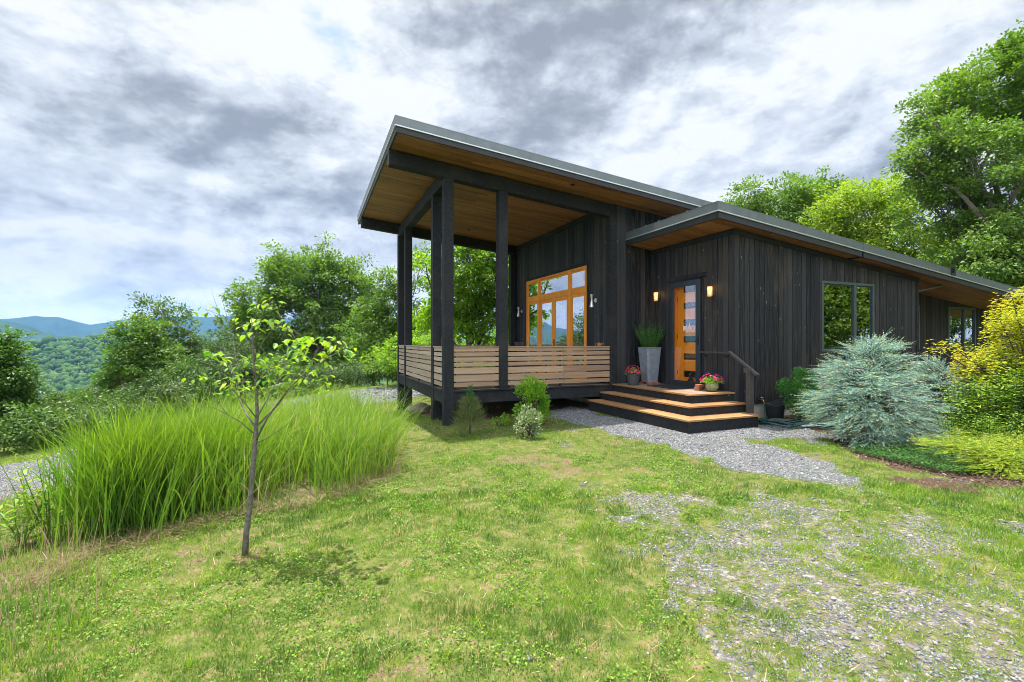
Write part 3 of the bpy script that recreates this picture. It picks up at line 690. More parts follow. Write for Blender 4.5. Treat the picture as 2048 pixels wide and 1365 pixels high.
# ---- porch window wall (fir)
def bar(f, axis, plane, depth, u0, u1, z0, z1):
    if axis == 'y': f.box(plane - depth, plane, u0, u1, z0, z1)
    else: f.box(u0, u1, plane - depth, plane, z0, z1)
y0, y1, z0, z1 = WIN_A
fr = MB(); X = DX + .05; D0 = .075
for a, b in ((y0 + .002, y0 + .07), (1.985, 2.09), (3.98, 4.085), (y1 - .07, y1 - .002)): bar(fr, 'y', X, D0, a, b, DZ + .002, z1 - .002)
segs = [(y0 + .07, 1.985), (2.09, 3.98), (4.085, y1 - .07)]
for a, b in segs:
    bar(fr, 'y', X, D0 - .004, a, b, z1 - .07, z1 - .002); bar(fr, 'y', X, D0 - .004, a, b, 3.06, 3.19); bar(fr, 'y', X, D0 - .004, a, b, DZ + .002, DZ + .05)
wa = fr.build('porch_window', M['fir'], house, bevel=.004)
def sash(a, b, za, zb, st, name, mat, gl, parent, plane=X - .012, dep=.045, bot=None):
    f = MB(); bar(f, 'y', plane, dep, a, a + st, za, zb); bar(f, 'y', plane, dep, b - st, b, za, zb)
    bar(f, 'y', plane, dep - .003, a + st, b - st, zb - st, zb); bar(f, 'y', plane, dep - .003, a + st, b - st, za, za + (bot or st))
    s = f.build(name, M[mat], parent, bevel=.003)
    g = MB(); g.box(plane - .028, plane - .02, a + st - .005, b - st + .005, za + (bot or st) - .005, zb - st + .005); g.build('pane', M[gl], s)
    return s
for a, b in segs: sash(a + .004, b - .004, 3.194, z1 - .074, .045, 'transom', 'fir', 'glass', wa)
sash(segs[0][0] + .004, segs[0][1] - .004, DZ + .054, 3.056, .085, 'side_light', 'fir', 'glass', wa, bot=.2)
sash(segs[2][0] + .004, segs[2][1] - .004, DZ + .054, 3.056, .085, 'side_light', 'fir', 'glass', wa, bot=.2)
md = (2.09 + 3.98) / 2
for a, b in ((2.096, md - .002), (md + .002, 3.974)):
    s = sash(a, b, DZ + .054, 3.056, .115, 'patio_door', 'fir', 'glass', wa, bot=.24)
    if a < 2.2:
        h = MB(); h.box(X - .075, X - .058, md - .075, md - .04, 1.55, 1.80); h.tube([(X - .075, md - .058, 1.70), (X - .11, md - .058, 1.70), (X - .115, md - .16, 1.70)], .009, 6); h.build('door_handle', M['black'], s)
# casing trim
f = MB(); f.box(DX - .016, DX - .001, y0 - .07, y1 + .07, z1 + .002, z1 + .09); f.box(DX - .016, DX - .001, y0 - .07, y0 - .002, DZ + .02, z1); f.box(DX - .016, DX - .001, y1 + .002, y1 + .07, DZ + .02, z1)
f.build('window_casing', M['beam'], house)
# ---- entry door
a, b, z0, z1 = DOOR
f = MB(); jx = WX + .155
f.box(WX + .03, jx, a + .002, a + .035, z0, z1 - .002); f.box(WX + .03, jx, b - .035, b - .002, z0, z1 - .002); f.box(WX + .03, jx, a + .035, b - .035, z1 - .04, z1 - .002)
jamb = f.build('door_jamb', M['door'], house)
dx = WX + .105
rows = [(3.06 - .12 - (3.06 - .74) * t, 3.06 - .12 + .15 - (3.06 - .74) * t) for t in (.0, .175, .345, .52, .69, .865)]
rows = [(3.06 - (3.06 - .74) * t - .075, 3.06 - (3.06 - .74) * t + .075) for t in (.045, .21, .38, .55, .725, .90)]
f = MB(); pa, pb = a + .15, b - .24     # glazed strip in y
f.box(dx, dx + .045, a + .036, pa, z0 + .03, z1 - .042); f.box(dx, dx + .045, pb, b - .036, z0 + .03, z1 - .042)
zs = sorted(rows); lo = z0 + .03
for r0, r1 in zs: f.box(dx + .001, dx + .044, pa, pb, lo, r0); lo = r1
f.box(dx + .001, dx + .044, pa, pb, lo, z1 - .042)
door = f.build('entry_door', M['door'], house)
for r0, r1 in zs:
    g = MB(); g.box(dx + .018, dx + .026, pa - .004, pb + .004, r0 - .004, r1 + .004); g.build('pane', M['glasspane'], door)
for hz in (1.0, 1.85, 2.75): h = MB(); h.tube([(dx - .006, b - .042, hz - .05), (dx - .006, b - .042, hz + .05)], .008, 6); h.build('hinge', M['black'], door)
# storm door
f = MB(); px_ = WX - .022
A, B, Z0, Z1 = a - .055, b + .04, z0 + .012, z1 + .03
f.box(px_ - .04, px_, A, A + .135, Z0, Z1); f.box(px_ - .04, px_, B - .115, B, Z0, Z1); f.box(px_ - .038, px_ - .002, A + .135, B - .115, Z1 - .12, Z1); f.box(px_ - .038, px_ - .002, A + .135, B - .115, Z0, Z0 + .13)
st = f.build('storm_door', M['darkframe'], house, bevel=.005)
g = MB(); g.box(px_ - .024, px_ - .018, A + .13, B - .11, Z0 + .125, Z1 - .115); g.build('pane', M['glassdoor'], st)
h = MB(); h.box(px_ - .055, px_ - .04, A + .04, A + .08, 1.66, 1.82); h.tube([(px_ - .05, A + .06, 1.74), (px_ - .09, A + .06, 1.74), (px_ - .092, A + .17, 1.74)], .009, 6); h.build('door_handle', M['black'], st)
# scribbled white lettering on the glass
dc = MB(); gy0, gy1 = B - .44, A + .16
def stroke(pts, w=.006):
    dc.tube([(px_ - .027, gy0 + (gy1 - gy0) * u, 1.985 + .17 * v) for u, v in pts], w, 4)
stroke([(0, .75), (.03, .2), (.05, 0)]); stroke([(.10, .95), (.12, .9)]); stroke([(.11, .6), (.13, .1)])
stroke([(.20, .55), (.17, .35), (.19, .1), (.25, .12), (.27, .4), (.22, .55)]); stroke([(.34, .75), (.31, .3), (.35, .05), (.40, .15)])
stroke([(.42, .35), (.46, .5), (.5, .35), (.45, .1), (.40, .2)]); stroke([(.55, 1), (.56, .5), (.53, .15)]); stroke([(.55, .6), (.62, .5), (.63, .1)])
stroke([(.68, .5), (.72, .1), (.78, .5), (.70, .3)]); stroke([(.84, .6), (.86, .2), (.92, .45), (.95, .15)])
dc.build('lettering', M['white'], st)
f = MB(); f.box(WX - .075, WX - .002, A - .12, B + .12, z1 + .075, z1 + .16); f.box(WX - .055, WX - .0015, A - .02, B + .02, z1 + .034, z1 + .074)
f.build('door_header', M['beam'], house)
f = MB(); f.box(WX - .018, WX - .0015, A - .065, A - .003, DZ + .01, z1 + .032); f.box(WX - .018, WX - .0015, B + .003, B + .06, DZ + .01, z1 + .032); f.box(WX - .10, WX + .2, A, B, DZ + .001, DZ + .022)
f.build('door_casing', M['beam'], house)
# ---- wing windows
def wingwin(o, plane, mull, curt):
    x0, x1, z0, z1 = o; f = MB(); Yp = plane + .07
    for s, e in ((x0 + .002, x0 + .06), (mull - .04, mull + .04), (x1 - .06, x1 - .002)): bar(f, 'x', Yp, .085, s, e, z0 + .002, z1 - .002)
    for s, e in ((x0 + .06, mull - .04), (mull + .04, x1 - .06)):
        bar(f, 'x', Yp, .082, s, e, z0 + .002, z0 + .06); bar(f, 'x', Yp, .082, s, e, z1 - .06, z1 - .002)
    w = f.build('window', M['greenframe'], house, bevel=.003)
    for s, e in ((x0 + .06, mull - .04), (mull + .04, x1 - .06)):
        f = MB(); bar(f, 'x', Yp - .03, .03, s + .002, s + .03, z0 + .062, z1 - .062); bar(f, 'x', Yp - .03, .03, e - .03, e - .002, z0 + .062, z1 - .062); bar(f, 'x', Yp - .03, .03, s + .03, e - .03, z0 + .062, z0 + .09); bar(f, 'x', Yp - .03, .03, s + .03, e - .03, z1 - .09, z1 - .062)
        f.build('sash', M['darkframe'], w)
        g = MB(); g.box(s + .02, e - .02, Yp - .045, Yp - .04, z0 + .08, z1 - .08); g.build('pane', M['glasswing'], w)
    for s, e in curt:
        c = MB(); n = int((e - s) / .05)
        for i in range(n): c.tube([(s + (i + .5) * .05, plane + .30 + .02 * math.sin(i * 1.9), z0 - .3), (s + (i + .5) * .05, plane + .30 + .02 * math.sin(i * 1.9 + .4), z1 + .05)], .03, 6)
        c.build('curtain', M['curtain'], w)
wingwin(WIN_B, WY, 9.25, [(8.5, 8.65), (9.75, 9.95)])
wingwin(WIN_C, RY, 16.2, [(16.45, 16.6)])
wingwin(WIN_D, RY, 13.2, [(12.5, 12.8)])
# ---- steps
def step(x0, y0, x1, zt, zb, nm, tr='tread', wrap=True):
    s = MB(); s.box(x0 + .03, x1 - .005, y0 + .03, -.02 if x0 > 4 else -.025, zb, zt - .032); st = s.build('step_riser', M['beam'], house)
    t = MB(); L = .30
    if tr == 'landing':
        # front edge board, left edge board (warm), worn boards inside
        t.box(x0, x1, y0, y0 + .14, zt - .03, zt); t.box(x0, x0 + .14, y0 + .142, -.03, zt - .03, zt)
        t.build('tread', M['tread'], st)
        t = MB(); k = int((x1 - x0 - .14) / .14); w = (x1 - x0 - .142) / k
        for i in range(k): t.box(x0 + .142 + i * w, x0 + .142 + (i + 1) * w - .005, y0 + .143, -.03, zt - .03, zt - .001)
        t.build('landing_boards', M['landing'], st)
    else:
        for k in range(3): t.box(x0 + k * .14, x1, y0 + k * .14, y0 + k * .14 + .135, zt - .03, zt) ; t.box(x0 + k * .14, x0 + k * .14 + .135, y0 + k * .14 + .137, -.03, zt - .03, zt)
        t.build('tread', M['tread'], st)
step(3.53, -3.40, 5.27, .33, -.25, 's1'); step(3.885, -3.03, 5.385, .51, .33, 's2'); step(4.23, -2.685, 5.412, .69, .51, 's3', 'landing')
# fix: handrail
f = MB(); hx = 5.30
f.tube([(hx, -1.78, 1.50), (hx, -2.66, 1.50)], .024, 4); f.build('handrail', M['teak'], house)
f = MB(); f.obox((hx, -2.99, 1.30), (.035, .41, .022), rx=math.atan2(.42, .66)); f.obox((hx, -3.12, 1.16), (.06, .07, .05)); f.box(hx - .05, hx + .05, -3.20, -3.10, .335, 1.12)
f.build('handrail_post', M['teak'], house, bevel=.003)
for yy in (-1.95, -2.5): f = MB(); f.tube([(hx, yy, 1.48), (hx + .02, yy, 1.42), (WX, yy, 1.42)], .010, 5); f.build('rail_bracket', M['black'], house)
# ------------------------------------------------------------------ lamps
def wall_lamp(y, z, lab):
    t = empty('wall_lamp', (WX, y, z)); tag(t, lab, 'wall lamp', 'seeded glass lamps beside the entry door')
    x = WX - .115
    b = MB(); b.box(WX - .018, WX, y - .04, y + .04, z - .09, z + .07); b.tube([(WX - .01, y, z - .06), (x, y, z - .115)], .01, 6); b.lathe([(.0, -.13), (.055, -.128), (.058, -.105), (0, -.104)], (x, y, z), 20); b.build('backplate', M['black'], t)
    g = MB(); g.lathe([(.050, -.103), (.052, .11)], (x, y, z), 24, rot=.1); g.lathe([(.051, .11), (.054, .118)], (x, y, z), 24)
    n = 24; me = g.build('glass_shade', M['lampglass'], t, smooth=True)
    u = MB(); u.lathe([(.002, -.06), (.018, -.04), (.024, -.015), (.014, .01), (.002, .02)], (x, y, z), 12); u.build('bulb', M['bulb'], t, smooth=True)
    ld = bpy.data.lights.new('lamp_light', 'POINT'); ld.energy = .6; ld.color = (1, .6, .28); ld.shadow_soft_size = .03
    lo = bpy.data.objects.new('lamp_light', ld); COL.objects.link(lo); lo.location = (x - WX, 0, .07); lo.parent = t
wall_lamp(-.36, 2.84, 'lit amber glass wall lamp left of the orange door, in the corner')
wall_lamp(-2.12, 2.80, 'lit amber glass wall lamp right of the orange door, near the house corner')
def sconce(x, y, z, lab, ang=0):
    t = empty('wall_sconce', (x, y, z)); tag(t, lab, 'wall sconce', 'silver hourglass sconces on the porch')
    dx, dy = -math.cos(ang), -math.sin(ang); cx, cy = x + dx * .13, y + dy * .13
    b = MB(); b.lathe([(.062, -.16), (.020, .02), (.020, .03), (.042, .17)], (cx, cy, z), 24); b.build('shade', M['steel'], t, smooth=False)
    p = MB(); p.tube([(x, y, z + .02), (x + dx * .02, y + dy * .02, z + .02)], .055, 18); p.tube([(x + dx * .02, y + dy * .02, z + .02), (cx, cy, z + .02)], .012, 8); p.build('backplate', M['steel'], t)
sconce(DX, .66, 2.78, 'silver hourglass sconce right of the porch window')
sconce(DX, 5.42, 2.77, 'silver hourglass sconce left of the porch window')
sconce(.21, 4.68, 2.70, 'silver hourglass sconce on the inner face of a left porch post', ang=math.pi)
# ------------------------------------------------------------------ foliage builders
def unit(v): return v / np.maximum(1e-9, np.linalg.norm(v, axis=-1, keepdims=True))
def rand_dirs(n): return unit(rng.normal(size=(n, 3)))
def kites(Pb, D_, N, L, Wd, fold=.15, wide=.45):
    """leaf quads: base Pb, direction D_, rough normal N"""
    D_ = unit(D_); Sd = unit(np.cross(D_, N)); Nn = np.cross(Sd, D_)
    L = np.broadcast_to(np.asarray(L, float), (len(Pb),))[:, None]; Wd = np.broadcast_to(np.asarray(Wd, float), (len(Pb),))[:, None]
    a = Pb; m = Pb + D_ * L * wide; up = Nn * Wd * fold
    V = np.stack([a, m + Sd * Wd * .5 + up, Pb + D_ * L - up * .6, m - Sd * Wd * .5 + up], 1).reshape(-1, 3)
    F = np.arange(len(V)).reshape(-1, 4); return V, F
def ribbons(base, dirxy, L, lean, bend, width, S, twist=None):
    """arching blades. base (n,3), dirxy (n,2) unit lean direction, lean initial tilt, bend total curvature"""
    n = len(base); t = np.linspace(0, 1, S + 1); ang = lean[:, None] + bend[:, None] * t[None, :] ** 1.6
    st = L[:, None] / S
    hx = np.concatenate([np.zeros((n, 1)), np.cumsum(np.sin(ang[:, :-1]) * st, 1)], 1); hz = np.concatenate([np.zeros((n, 1)), np.cumsum(np.cos(ang[:, :-1]) * st, 1)], 1)
    C = base[:, None, :] + np.stack([hx * dirxy[:, :1], hx * dirxy[:, 1:], hz], -1)
    if twist is None: twist = rng.uniform(0, math.pi, n)
    side = np.stack([np.cos(twist), np.sin(twist), np.zeros(n)], -1)
    w = width[:, None] * np.sin(np.clip(.18 + t, 0, 1) ** .8 * math.pi * .86)[None, :] ; w = np.maximum(w, 0); w[:, -1] = 0
    w = width[:, None] * (np.minimum(1, .55 + 2.2 * t) * (1 - t ** 2.2))[None, :]
    A = C + side[:, None, :] * w[..., None] * .5; B = C - side[:, None, :] * w[..., None] * .5
    V = np.stack([A, B], 2).reshape(-1, 3)
    b0 = (np.arange(n) * (S + 1) * 2)[:, None] + (np.arange(S) * 2)[None, :]
    F = np.stack([b0, b0 + 1, b0 + 3, b0 + 2], -1).reshape(-1, 4); return V, F
def lobes_px(lst, d, dd=1.0):
    """crown lobes given by centre pixel, radii in pixels, own distance offset"""
    out = []
    for L in lst:
        px, py, rx, ry = L[:4]; off = L[4] if len(L) > 4 else 0.
        dist = d + off; c = P(px, py, dist); out.append((c, np.array((rx, max(rx, ry) * .9 * dd, ry)) * dist / FPX))
    return out
def tree(name, label, base, lobes, leaf, nclu, per, mat, tr=.16, clu=.38, shape=.5, bark='bark', group=None, cat='tree', flat=.6, up=.5, twigs=True, fork=.45, shell=.55, wander=.35, bare=0, lobe_frac=None, holes=.0):
    base = np.array(base, float)
    root = empty(name, tuple(base)); tag(root, label, cat, group)
    vol = np.array([np.prod(r) ** (2 / 3) for c, r in lobes]); vol /= vol.sum()
    cc = []; li = []
    for k, (c, r) in enumerate(lobes):
        n = max(3, int(nclu * vol[k])); q = rand_dirs(n * 2); rad = rng.uniform(shell, 1.0, n * 2) ** 1.0
        q = q * rad[:, None]; q = q[q[:, 2] > -.8][:n]
        R = np.array([[cs, sn, 0], [-sn, cs, 0], [0, 0, 1]])   # lobes are stated along the view axes
        qq = q * r
        w = c + np.stack([qq[:, 0] * cs + qq[:, 1] * sn, -qq[:, 0] * sn + qq[:, 1] * cs, qq[:, 2]], -1)
        w += rng.normal(size=w.shape) * clu * .5
        if holes: w = w[vnoise(w[:, 0] * 1.1 + w[:, 1] * .7, w[:, 2] * 1.3, 7) > holes]
        cc.append(w); li += [k] * len(w)
    C = np.vstack(cc); li = np.array(li)
    centre = np.mean([c for c, r in lobes], 0)
    n = len(C) * per; ci = np.repeat(np.arange(len(C)), per)
    cr = clu * rng.uniform(.6, 1.3, len(C))
    off = rand_dirs(n) * (rng.uniform(0, 1, n) ** .5)[:, None] * cr[ci][:, None] * np.array((1, 1, flat))
    Pb = C[ci] + off
    outw = unit(Pb - centre)
    D_ = unit(off * 1.2 / clu + outw * .5 + rng.normal(size=(n, 3)) * .45 + np.array((0, 0, -.25)))
    N = unit(np.array((0, 0, up)) + outw * .35 + rng.normal(size=(n, 3)) * .38)
    L = leaf * rng.uniform(.65, 1.25, n)
    V, F = kites(Pb, D_, N, L, L * shape)
    rn = np.clip(np.repeat(rng.uniform(0, 1, len(C)), per) * .45 + rng.uniform(0, 1, n) * .55, 0, 1)
    np_mesh('crown', V, F, M[mat], root, rnd=rn)
    # wood
    f = MB(); top = centre.copy(); H = top[2] - base[2]
    def bend(a, b, k=5, w=wander):
        a = Vector(a); b = Vector(b); Ld = (b - a).length; j = Vector(rng.normal(size=3)) * Ld * .10 * w / .35; pts = []
        for i in range(k + 1):
            t = i / k; pts.append(a.lerp(b, t) + j * math.sin(t * math.pi) + Vector(rng.normal(size=3)) * Ld * .015)
        pts[0] = a; pts[-1] = b; return pts
    tp = bend(base - np.array((0, 0, .15)), base + (top - base) * np.array((.8, .8, .95)), 9)
    rr = [tr * (1.25 if i == 0 else 1) * (1 - .72 * i / 9) for i in range(10)]
    f.tube(tp, rr, 9)
    for k, (c, r) in enumerate(lobes):
        i0 = min(8, max(2, int((fork + .4 * rng.uniform(0, 1)) * 9 * min(1, (c[2] - base[2]) / max(.1, H)))))
        st = tp[i0]; lp = bend(st, c, 6); r0 = rr[i0] * .62
        f.tube(lp, [r0 * (1 - .8 * i / 6) + .006 for i in range(7)], 6)
        if not twigs: continue
        idx = np.where(li == k)[0]
        idx = idx[rng.permutation(len(idx))[:min(len(idx), 46)]]
        for q in idx:
            j = rng.integers(2, 7); s0 = lp[j]
            if (Vector(C[q]) - s0).length > 3.2 * max(r): continue
            f.tube(bend(s0, C[q], 3), [max(.006, r0 * .28 * (1 - j / 9)), max(.005, r0 * .18), .006, .003], 4, cap=False)
    f.build('trunk', M[bark], root, smooth=True)
    return root
def bush(name, label, base, R, leaf, n, mat, cat='shrub', shape=.5, H=None, stems=9, group=None, lumps=14, up=.6, wood='twig', dist=1.0, hue=None):
    """shrub as leafy shoots: R horizontal radius, H height"""
    base = np.array(base, float); H = H or R * 1.4
    root = empty(name, tuple(base)); tag(root, label, cat, group)
    lc = rand_dirs(lumps) * np.array((R * .62, R * .62, H * .36)) + np.array((0, 0, H * .5)); lr = rng.uniform(.26, .46, lumps) * R
    k = rng.integers(0, lumps, n); q = rand_dirs(n) * (rng.uniform(.35, 1, n) ** .6)[:, None]
    Pb = base + lc[k] + q * lr[k][:, None] * np.array((1, 1, 1.1)); Pb[:, 2] = np.maximum(Pb[:, 2], base[2] + .02)
    outw = unit(Pb - (base + np.array((0, 0, H * .35))))
    D_ = unit(outw + rng.normal(size=(n, 3)) * .5 + np.array((0, 0, .2))); N = unit(np.array((0, 0, up)) + rng.normal(size=(n, 3)) * .45)
    L = leaf * rng.uniform(.6, 1.25, n); V, F = kites(Pb, D_, N, L, L * shape)
    np_mesh('foliage', V, F, M[mat], root, rnd=np.clip(rng.uniform(0, 1, n) * .7 + rng.uniform(0, 1, lumps)[k] * .3, 0, 1))
    f = MB()
    for i in range(stems):
        j = i % lumps; a = Vector(base + rng.normal(size=3) * np.array((.04, .04, 0))); b = Vector(base + lc[j]); m = a.lerp(b, .5) + Vector((0, 0, H * .08))
        f.tube([a - Vector((0, 0, .05)), m, b], [.012, .009, .004], 5)
    f.build('stem', M[wood], root, smooth=True)
    return root
# ------------------------------------------------------------------ trees
tree('broadleaf_tree', 'tall green broadleaf tree rising above the wing roof at the right edge', on_ground(2015, 19, 0),
     lobes_px([(1990, 190, 110, 90, 1), (1870, 300, 75, 75), (1960, 330, 110, 85, -1), (1870, 420, 85, 60), (1990, 455, 95, 70, -1), (1900, 220, 55, 60, 1), (2100, 260, 110, 120), (2080, 430, 100, 90), (1950, 540, 80, 45), (2110, 130, 70, 70, 1), (2045, 560, 70, 50, -1), (1985, 520, 60, 50, -2), (2040, 500, 60, 50, -2), (2160, 520, 90, 80), (1828, 340, 35, 30), (1840, 225, 28, 30), (2030, 100, 40, 35)], 19),
     .13, 1350, 84, 'L_tree', tr=.26, clu=.44, group='trees around the house', holes=.22, shape=.6)
tree('broadleaf_tree', 'light green bushy tree behind the roof, beside the tall tree', on_ground(1740, 24),
     lobes_px([(1740, 440, 95, 62), (1660, 470, 70, 45, 1), (1800, 500, 85, 50, -1), (1700, 520, 90, 45), (1850, 560, 80, 40, -1), (1690, 410, 38, 30), (1775, 400, 50, 35, 1)], 24),
     .17, 760, 56, 'L_light', tr=.2, clu=.5, group='trees around the house')
tree('broadleaf_tree', 'mid green tree crown showing behind the roof peak, left of the light green one', on_ground(1570, 28),
     lobes_px([(1495, 400, 42, 36), (1600, 395, 45, 40), (1650, 400, 50, 44, 1), (1570, 420, 70, 50), (1510, 440, 48, 34, 1), (1620, 450, 60, 48, -1), (1550, 470, 80, 40)], 28),
     .18, 520, 52, 'L_tree', tr=.2, clu=.5, group='trees around the house')
tree('broadleaf_tree', 'dark leafy tree low behind the far end of the wing roof', on_ground(1990, 28),
     lobes_px([(1960, 520, 90, 60), (2060, 500, 100, 70, 1), (1880, 545, 70, 40), (2160, 560, 120, 90), (2060, 620, 120, 60), (1960, 610, 60, 60)], 28),
     .18, 700, 50, 'L_dark', tr=.2, clu=.5, group='trees around the house')
tree('broadleaf_tree', 'big round-crowned dark green tree left of the porch', on_ground(620, 46),
     lobes_px([(610, 560, 80, 65), (530, 600, 62, 55, -1), (690, 590, 62, 60, 1), (600, 640, 110, 60), (510, 680, 55, 50), (700, 680, 70, 55), (610, 700, 90, 50), (640, 530, 45, 35), (560, 535, 42, 30, 1), (740, 700, 45, 45), (480, 640, 35, 30), (735, 610, 40, 40, 1), (755, 660, 35, 45), (700, 545, 36, 30)], 46),
     .30, 980, 66, 'L_tree', tr=.4, clu=.85, group='trees around the house', holes=.15)
tree('slender_tree', 'open-branched tree with dead twigs just left of the porch posts', on_ground(745, 33),
     lobes_px([(770, 570, 30, 30), (745, 620, 40, 30), (790, 640, 50, 35), (735, 560, 14, 14), (815, 560, 25, 28), (770, 700, 55, 40), (830, 660, 30, 50), (845, 520, 26, 20), (740, 660, 50, 45), (790, 600, 34, 34), (800, 690, 50, 40)], 33),
     .22, 360, 46, 'L_tree', tr=.13, clu=.6, group='trees around the house', wander=.22)
tree('walnut_tree', 'bright green tree with a dark forked trunk seen between the porch posts', on_ground(960, 20),
     lobes_px([(940, 520, 70, 60), (1000, 560, 70, 60), (900, 600, 60, 50), (970, 640, 70, 50), (870, 640, 40, 40, 1), (930, 470, 60, 30), (1010, 480, 50, 50), (850, 520, 22, 20, -1), (1040, 620, 50, 60)], 20),
     .19, 560, 40, 'L_walnut', tr=.2, clu=.42, group='trees around the house', holes=.25)
tree('broadleaf_tree', 'green tree low behind the left porch posts', on_ground(840, 24),
     lobes_px([(830, 700, 50, 30), (790, 715, 50, 26), (870, 700, 60, 40), (930, 720, 80, 36), (1010, 700, 60, 50)], 24),
     .15, 330, 44, 'L_walnut', tr=.1, clu=.4, group='trees around the house')
tree('slender_tree', 'tall thin tree with tiered open branches above the left thicket', on_ground(325, 30),
     lobes_px([(325, 620, 42, 16), (300, 640, 40, 16), (350, 645, 40, 16), (290, 665, 38, 16), (345, 672, 45, 16), (310, 605, 22, 12), (380, 665, 22, 12), (330, 700, 50, 22)], 30),
     .19, 150, 34, 'L_dark', tr=.16, clu=.5, group='trees on the left slope', wander=.25)
tree('bushy_tree', 'dense mid green bushy tree below the tiered tree on the left slope', on_ground(285, 24),
     lobes_px([(275, 690, 50, 32), (300, 730, 65, 40), (245, 735, 30, 30), (340, 740, 45, 40), (260, 665, 30, 20), (225, 760, 26, 22), (365, 765, 30, 26), (300, 655, 22, 14)], 24),
     .16, 430, 44, 'L_slope', tr=.13, clu=.42, group='trees on the left slope', flat=.4)
tree('bushy_tree', 'green feathery tree cut off by the left edge of the picture', on_ground(-20, 15),
     lobes_px([(-20, 700, 55, 40), (10, 740, 42, 30), (-40, 770, 70, 50), (15, 800, 42, 36), (-10, 840, 70, 40), (5, 690, 20, 30), (45, 755, 18, 10)], 15),
     .12, 420, 44, 'L_slope', tr=.13, clu=.36, group='trees on the left slope', flat=.35)
tree('broadleaf_tree', 'dark green tree behind the far end of the wing, beside the yellow maple', on_ground(2080, 19),
     lobes_px([(2040, 610, 50, 50), (2090, 680, 90, 70), (2020, 700, 30, 60, 1), (2060, 780, 80, 60), (2150, 600, 90, 80)], 19.5),
     .16, 420, 50, 'L_dark', tr=.16, clu=.42, group='trees around the house')
# thicket: separate bushes down the slope
TH = [(110, 832, 62, 24, 16), (180, 822, 60, 28, 17.5), (240, 812, 55, 28, 18.5), (310, 790, 65, 40, 20), (370, 760, 55, 42, 23), (420, 740, 50, 45, 25), (200, 796, 50, 18, 26), (130, 806, 40, 16, 24), (450, 700, 45, 45, 28), (395, 700, 40, 30, 31),
      (60, 850, 50, 26, 14), (150, 850, 55, 26, 14.5), (480, 740, 50, 35, 27), (540, 740, 60, 30, 27), (650, 745, 70, 25, 28), (720, 745, 60, 22, 27), (775, 735, 40, 20, 26)]
ORD = 'leftmost second third fourth fifth sixth seventh eighth ninth tenth eleventh twelfth thirteenth fourteenth fifteenth sixteenth seventeenth'.split()
THL = ['%s bush of the green thicket beyond the tall grass%s' % (o_, '' if i == 0 else ', counted from the left') for i, o_ in enumerate(ORD)]
for i, (px, py, rx, ry, d) in enumerate(TH):
    lob = lobes_px([(px, py, rx * .7, ry * .8), (px - rx * .5, py + ry * .3, rx * .5, ry * .7, .4), (px + rx * .5, py + ry * .3, rx * .5, ry * .7, -.4)], d)
    bs = P(px, py + ry, d); c_, d_ = w2c(bs[0], bs[1]); bs[2] = min(bs[2], float(ground_z(c_, d_)))
    tree('thicket_bush', None, bs, lob, .12, 130, 44, ['L_thicket', 'L_dark', 'L_thicket'][i % 3], tr=.05, clu=.34, cat='bush', group='bushes of the thicket on the left slope', twigs=False, flat=.5)['label'] = THL[sorted(t[0] for t in TH).index(px)]
# trees standing behind the photographer (they show in the window glass)
for i, (x, y, mt_) in enumerate(((16, -13, 'L_light'), (21, -13, 'L_tree'), (19, -17, 'L_dark'), (27, -16, 'L_tree'), (24, -10, 'L_light'), (13, -17, 'L_tree'), (31, -11, 'L_dark'), (25, -20, 'L_dark'))):
    lob = [(np.array((x + dx, y + dy, z)), np.array((2.2, 2.2, 1.7))) for dx, dy, z in ((0, 0, 5.5), (1.6, .5, 3.8), (-1.6, -.4, 3.6), (.3, 1.4, 2.2), (-.4, -1.2, 6.8))]
    tree('yard_tree', 'leafy tree of the yard beyond the garden bed, mirrored in the wing windows', (x, y, 0.), lob, .22, 260, 60, mt_, tr=.16, clu=.7, group='yard trees mirrored in the windows', twigs=False)
# ------------------------------------------------------------------ far forest (stuff)
def ico(sub):
    import bmesh
    bm = bmesh.new(); bmesh.ops.create_icosphere(bm, subdivisions=sub, radius=1); bm.verts.ensure_lookup_table()
    v = np.array([q.co[:] for q in bm.verts]); f = np.array([[q.index for q in p.verts] for p in bm.faces]); bm.free(); return v, f
def forest_mat():
    m = mat_new('distant forest crowns'); b = NB(m); r = b.attr('rnd'); p = b.pos(); n1 = b.noise(p, .55, 4, .7); n2 = b.noise(p, .006, 3, .5)
    f = b.m('ADD', b.m('MULTIPLY', r, .5), b.m('ADD', b.m('MULTIPLY', b.mr(n1, .3, .7), .3), b.m('MULTIPLY', b.mr(n2, .35, .65), .25)))
    c = b.ramp(f, [(0, (.018, .05, .012)), (.5, (.045, .10, .022)), (.85, (.085, .15, .035)), (1, (.14, .19, .05))])
    b.out(b.bsdf(Base_Color=c, Roughness=.9, Specular_IOR_Level=.1, Normal=b.bump(n1, 1., 1.5))); return m
M['forest'] = forest_mat()
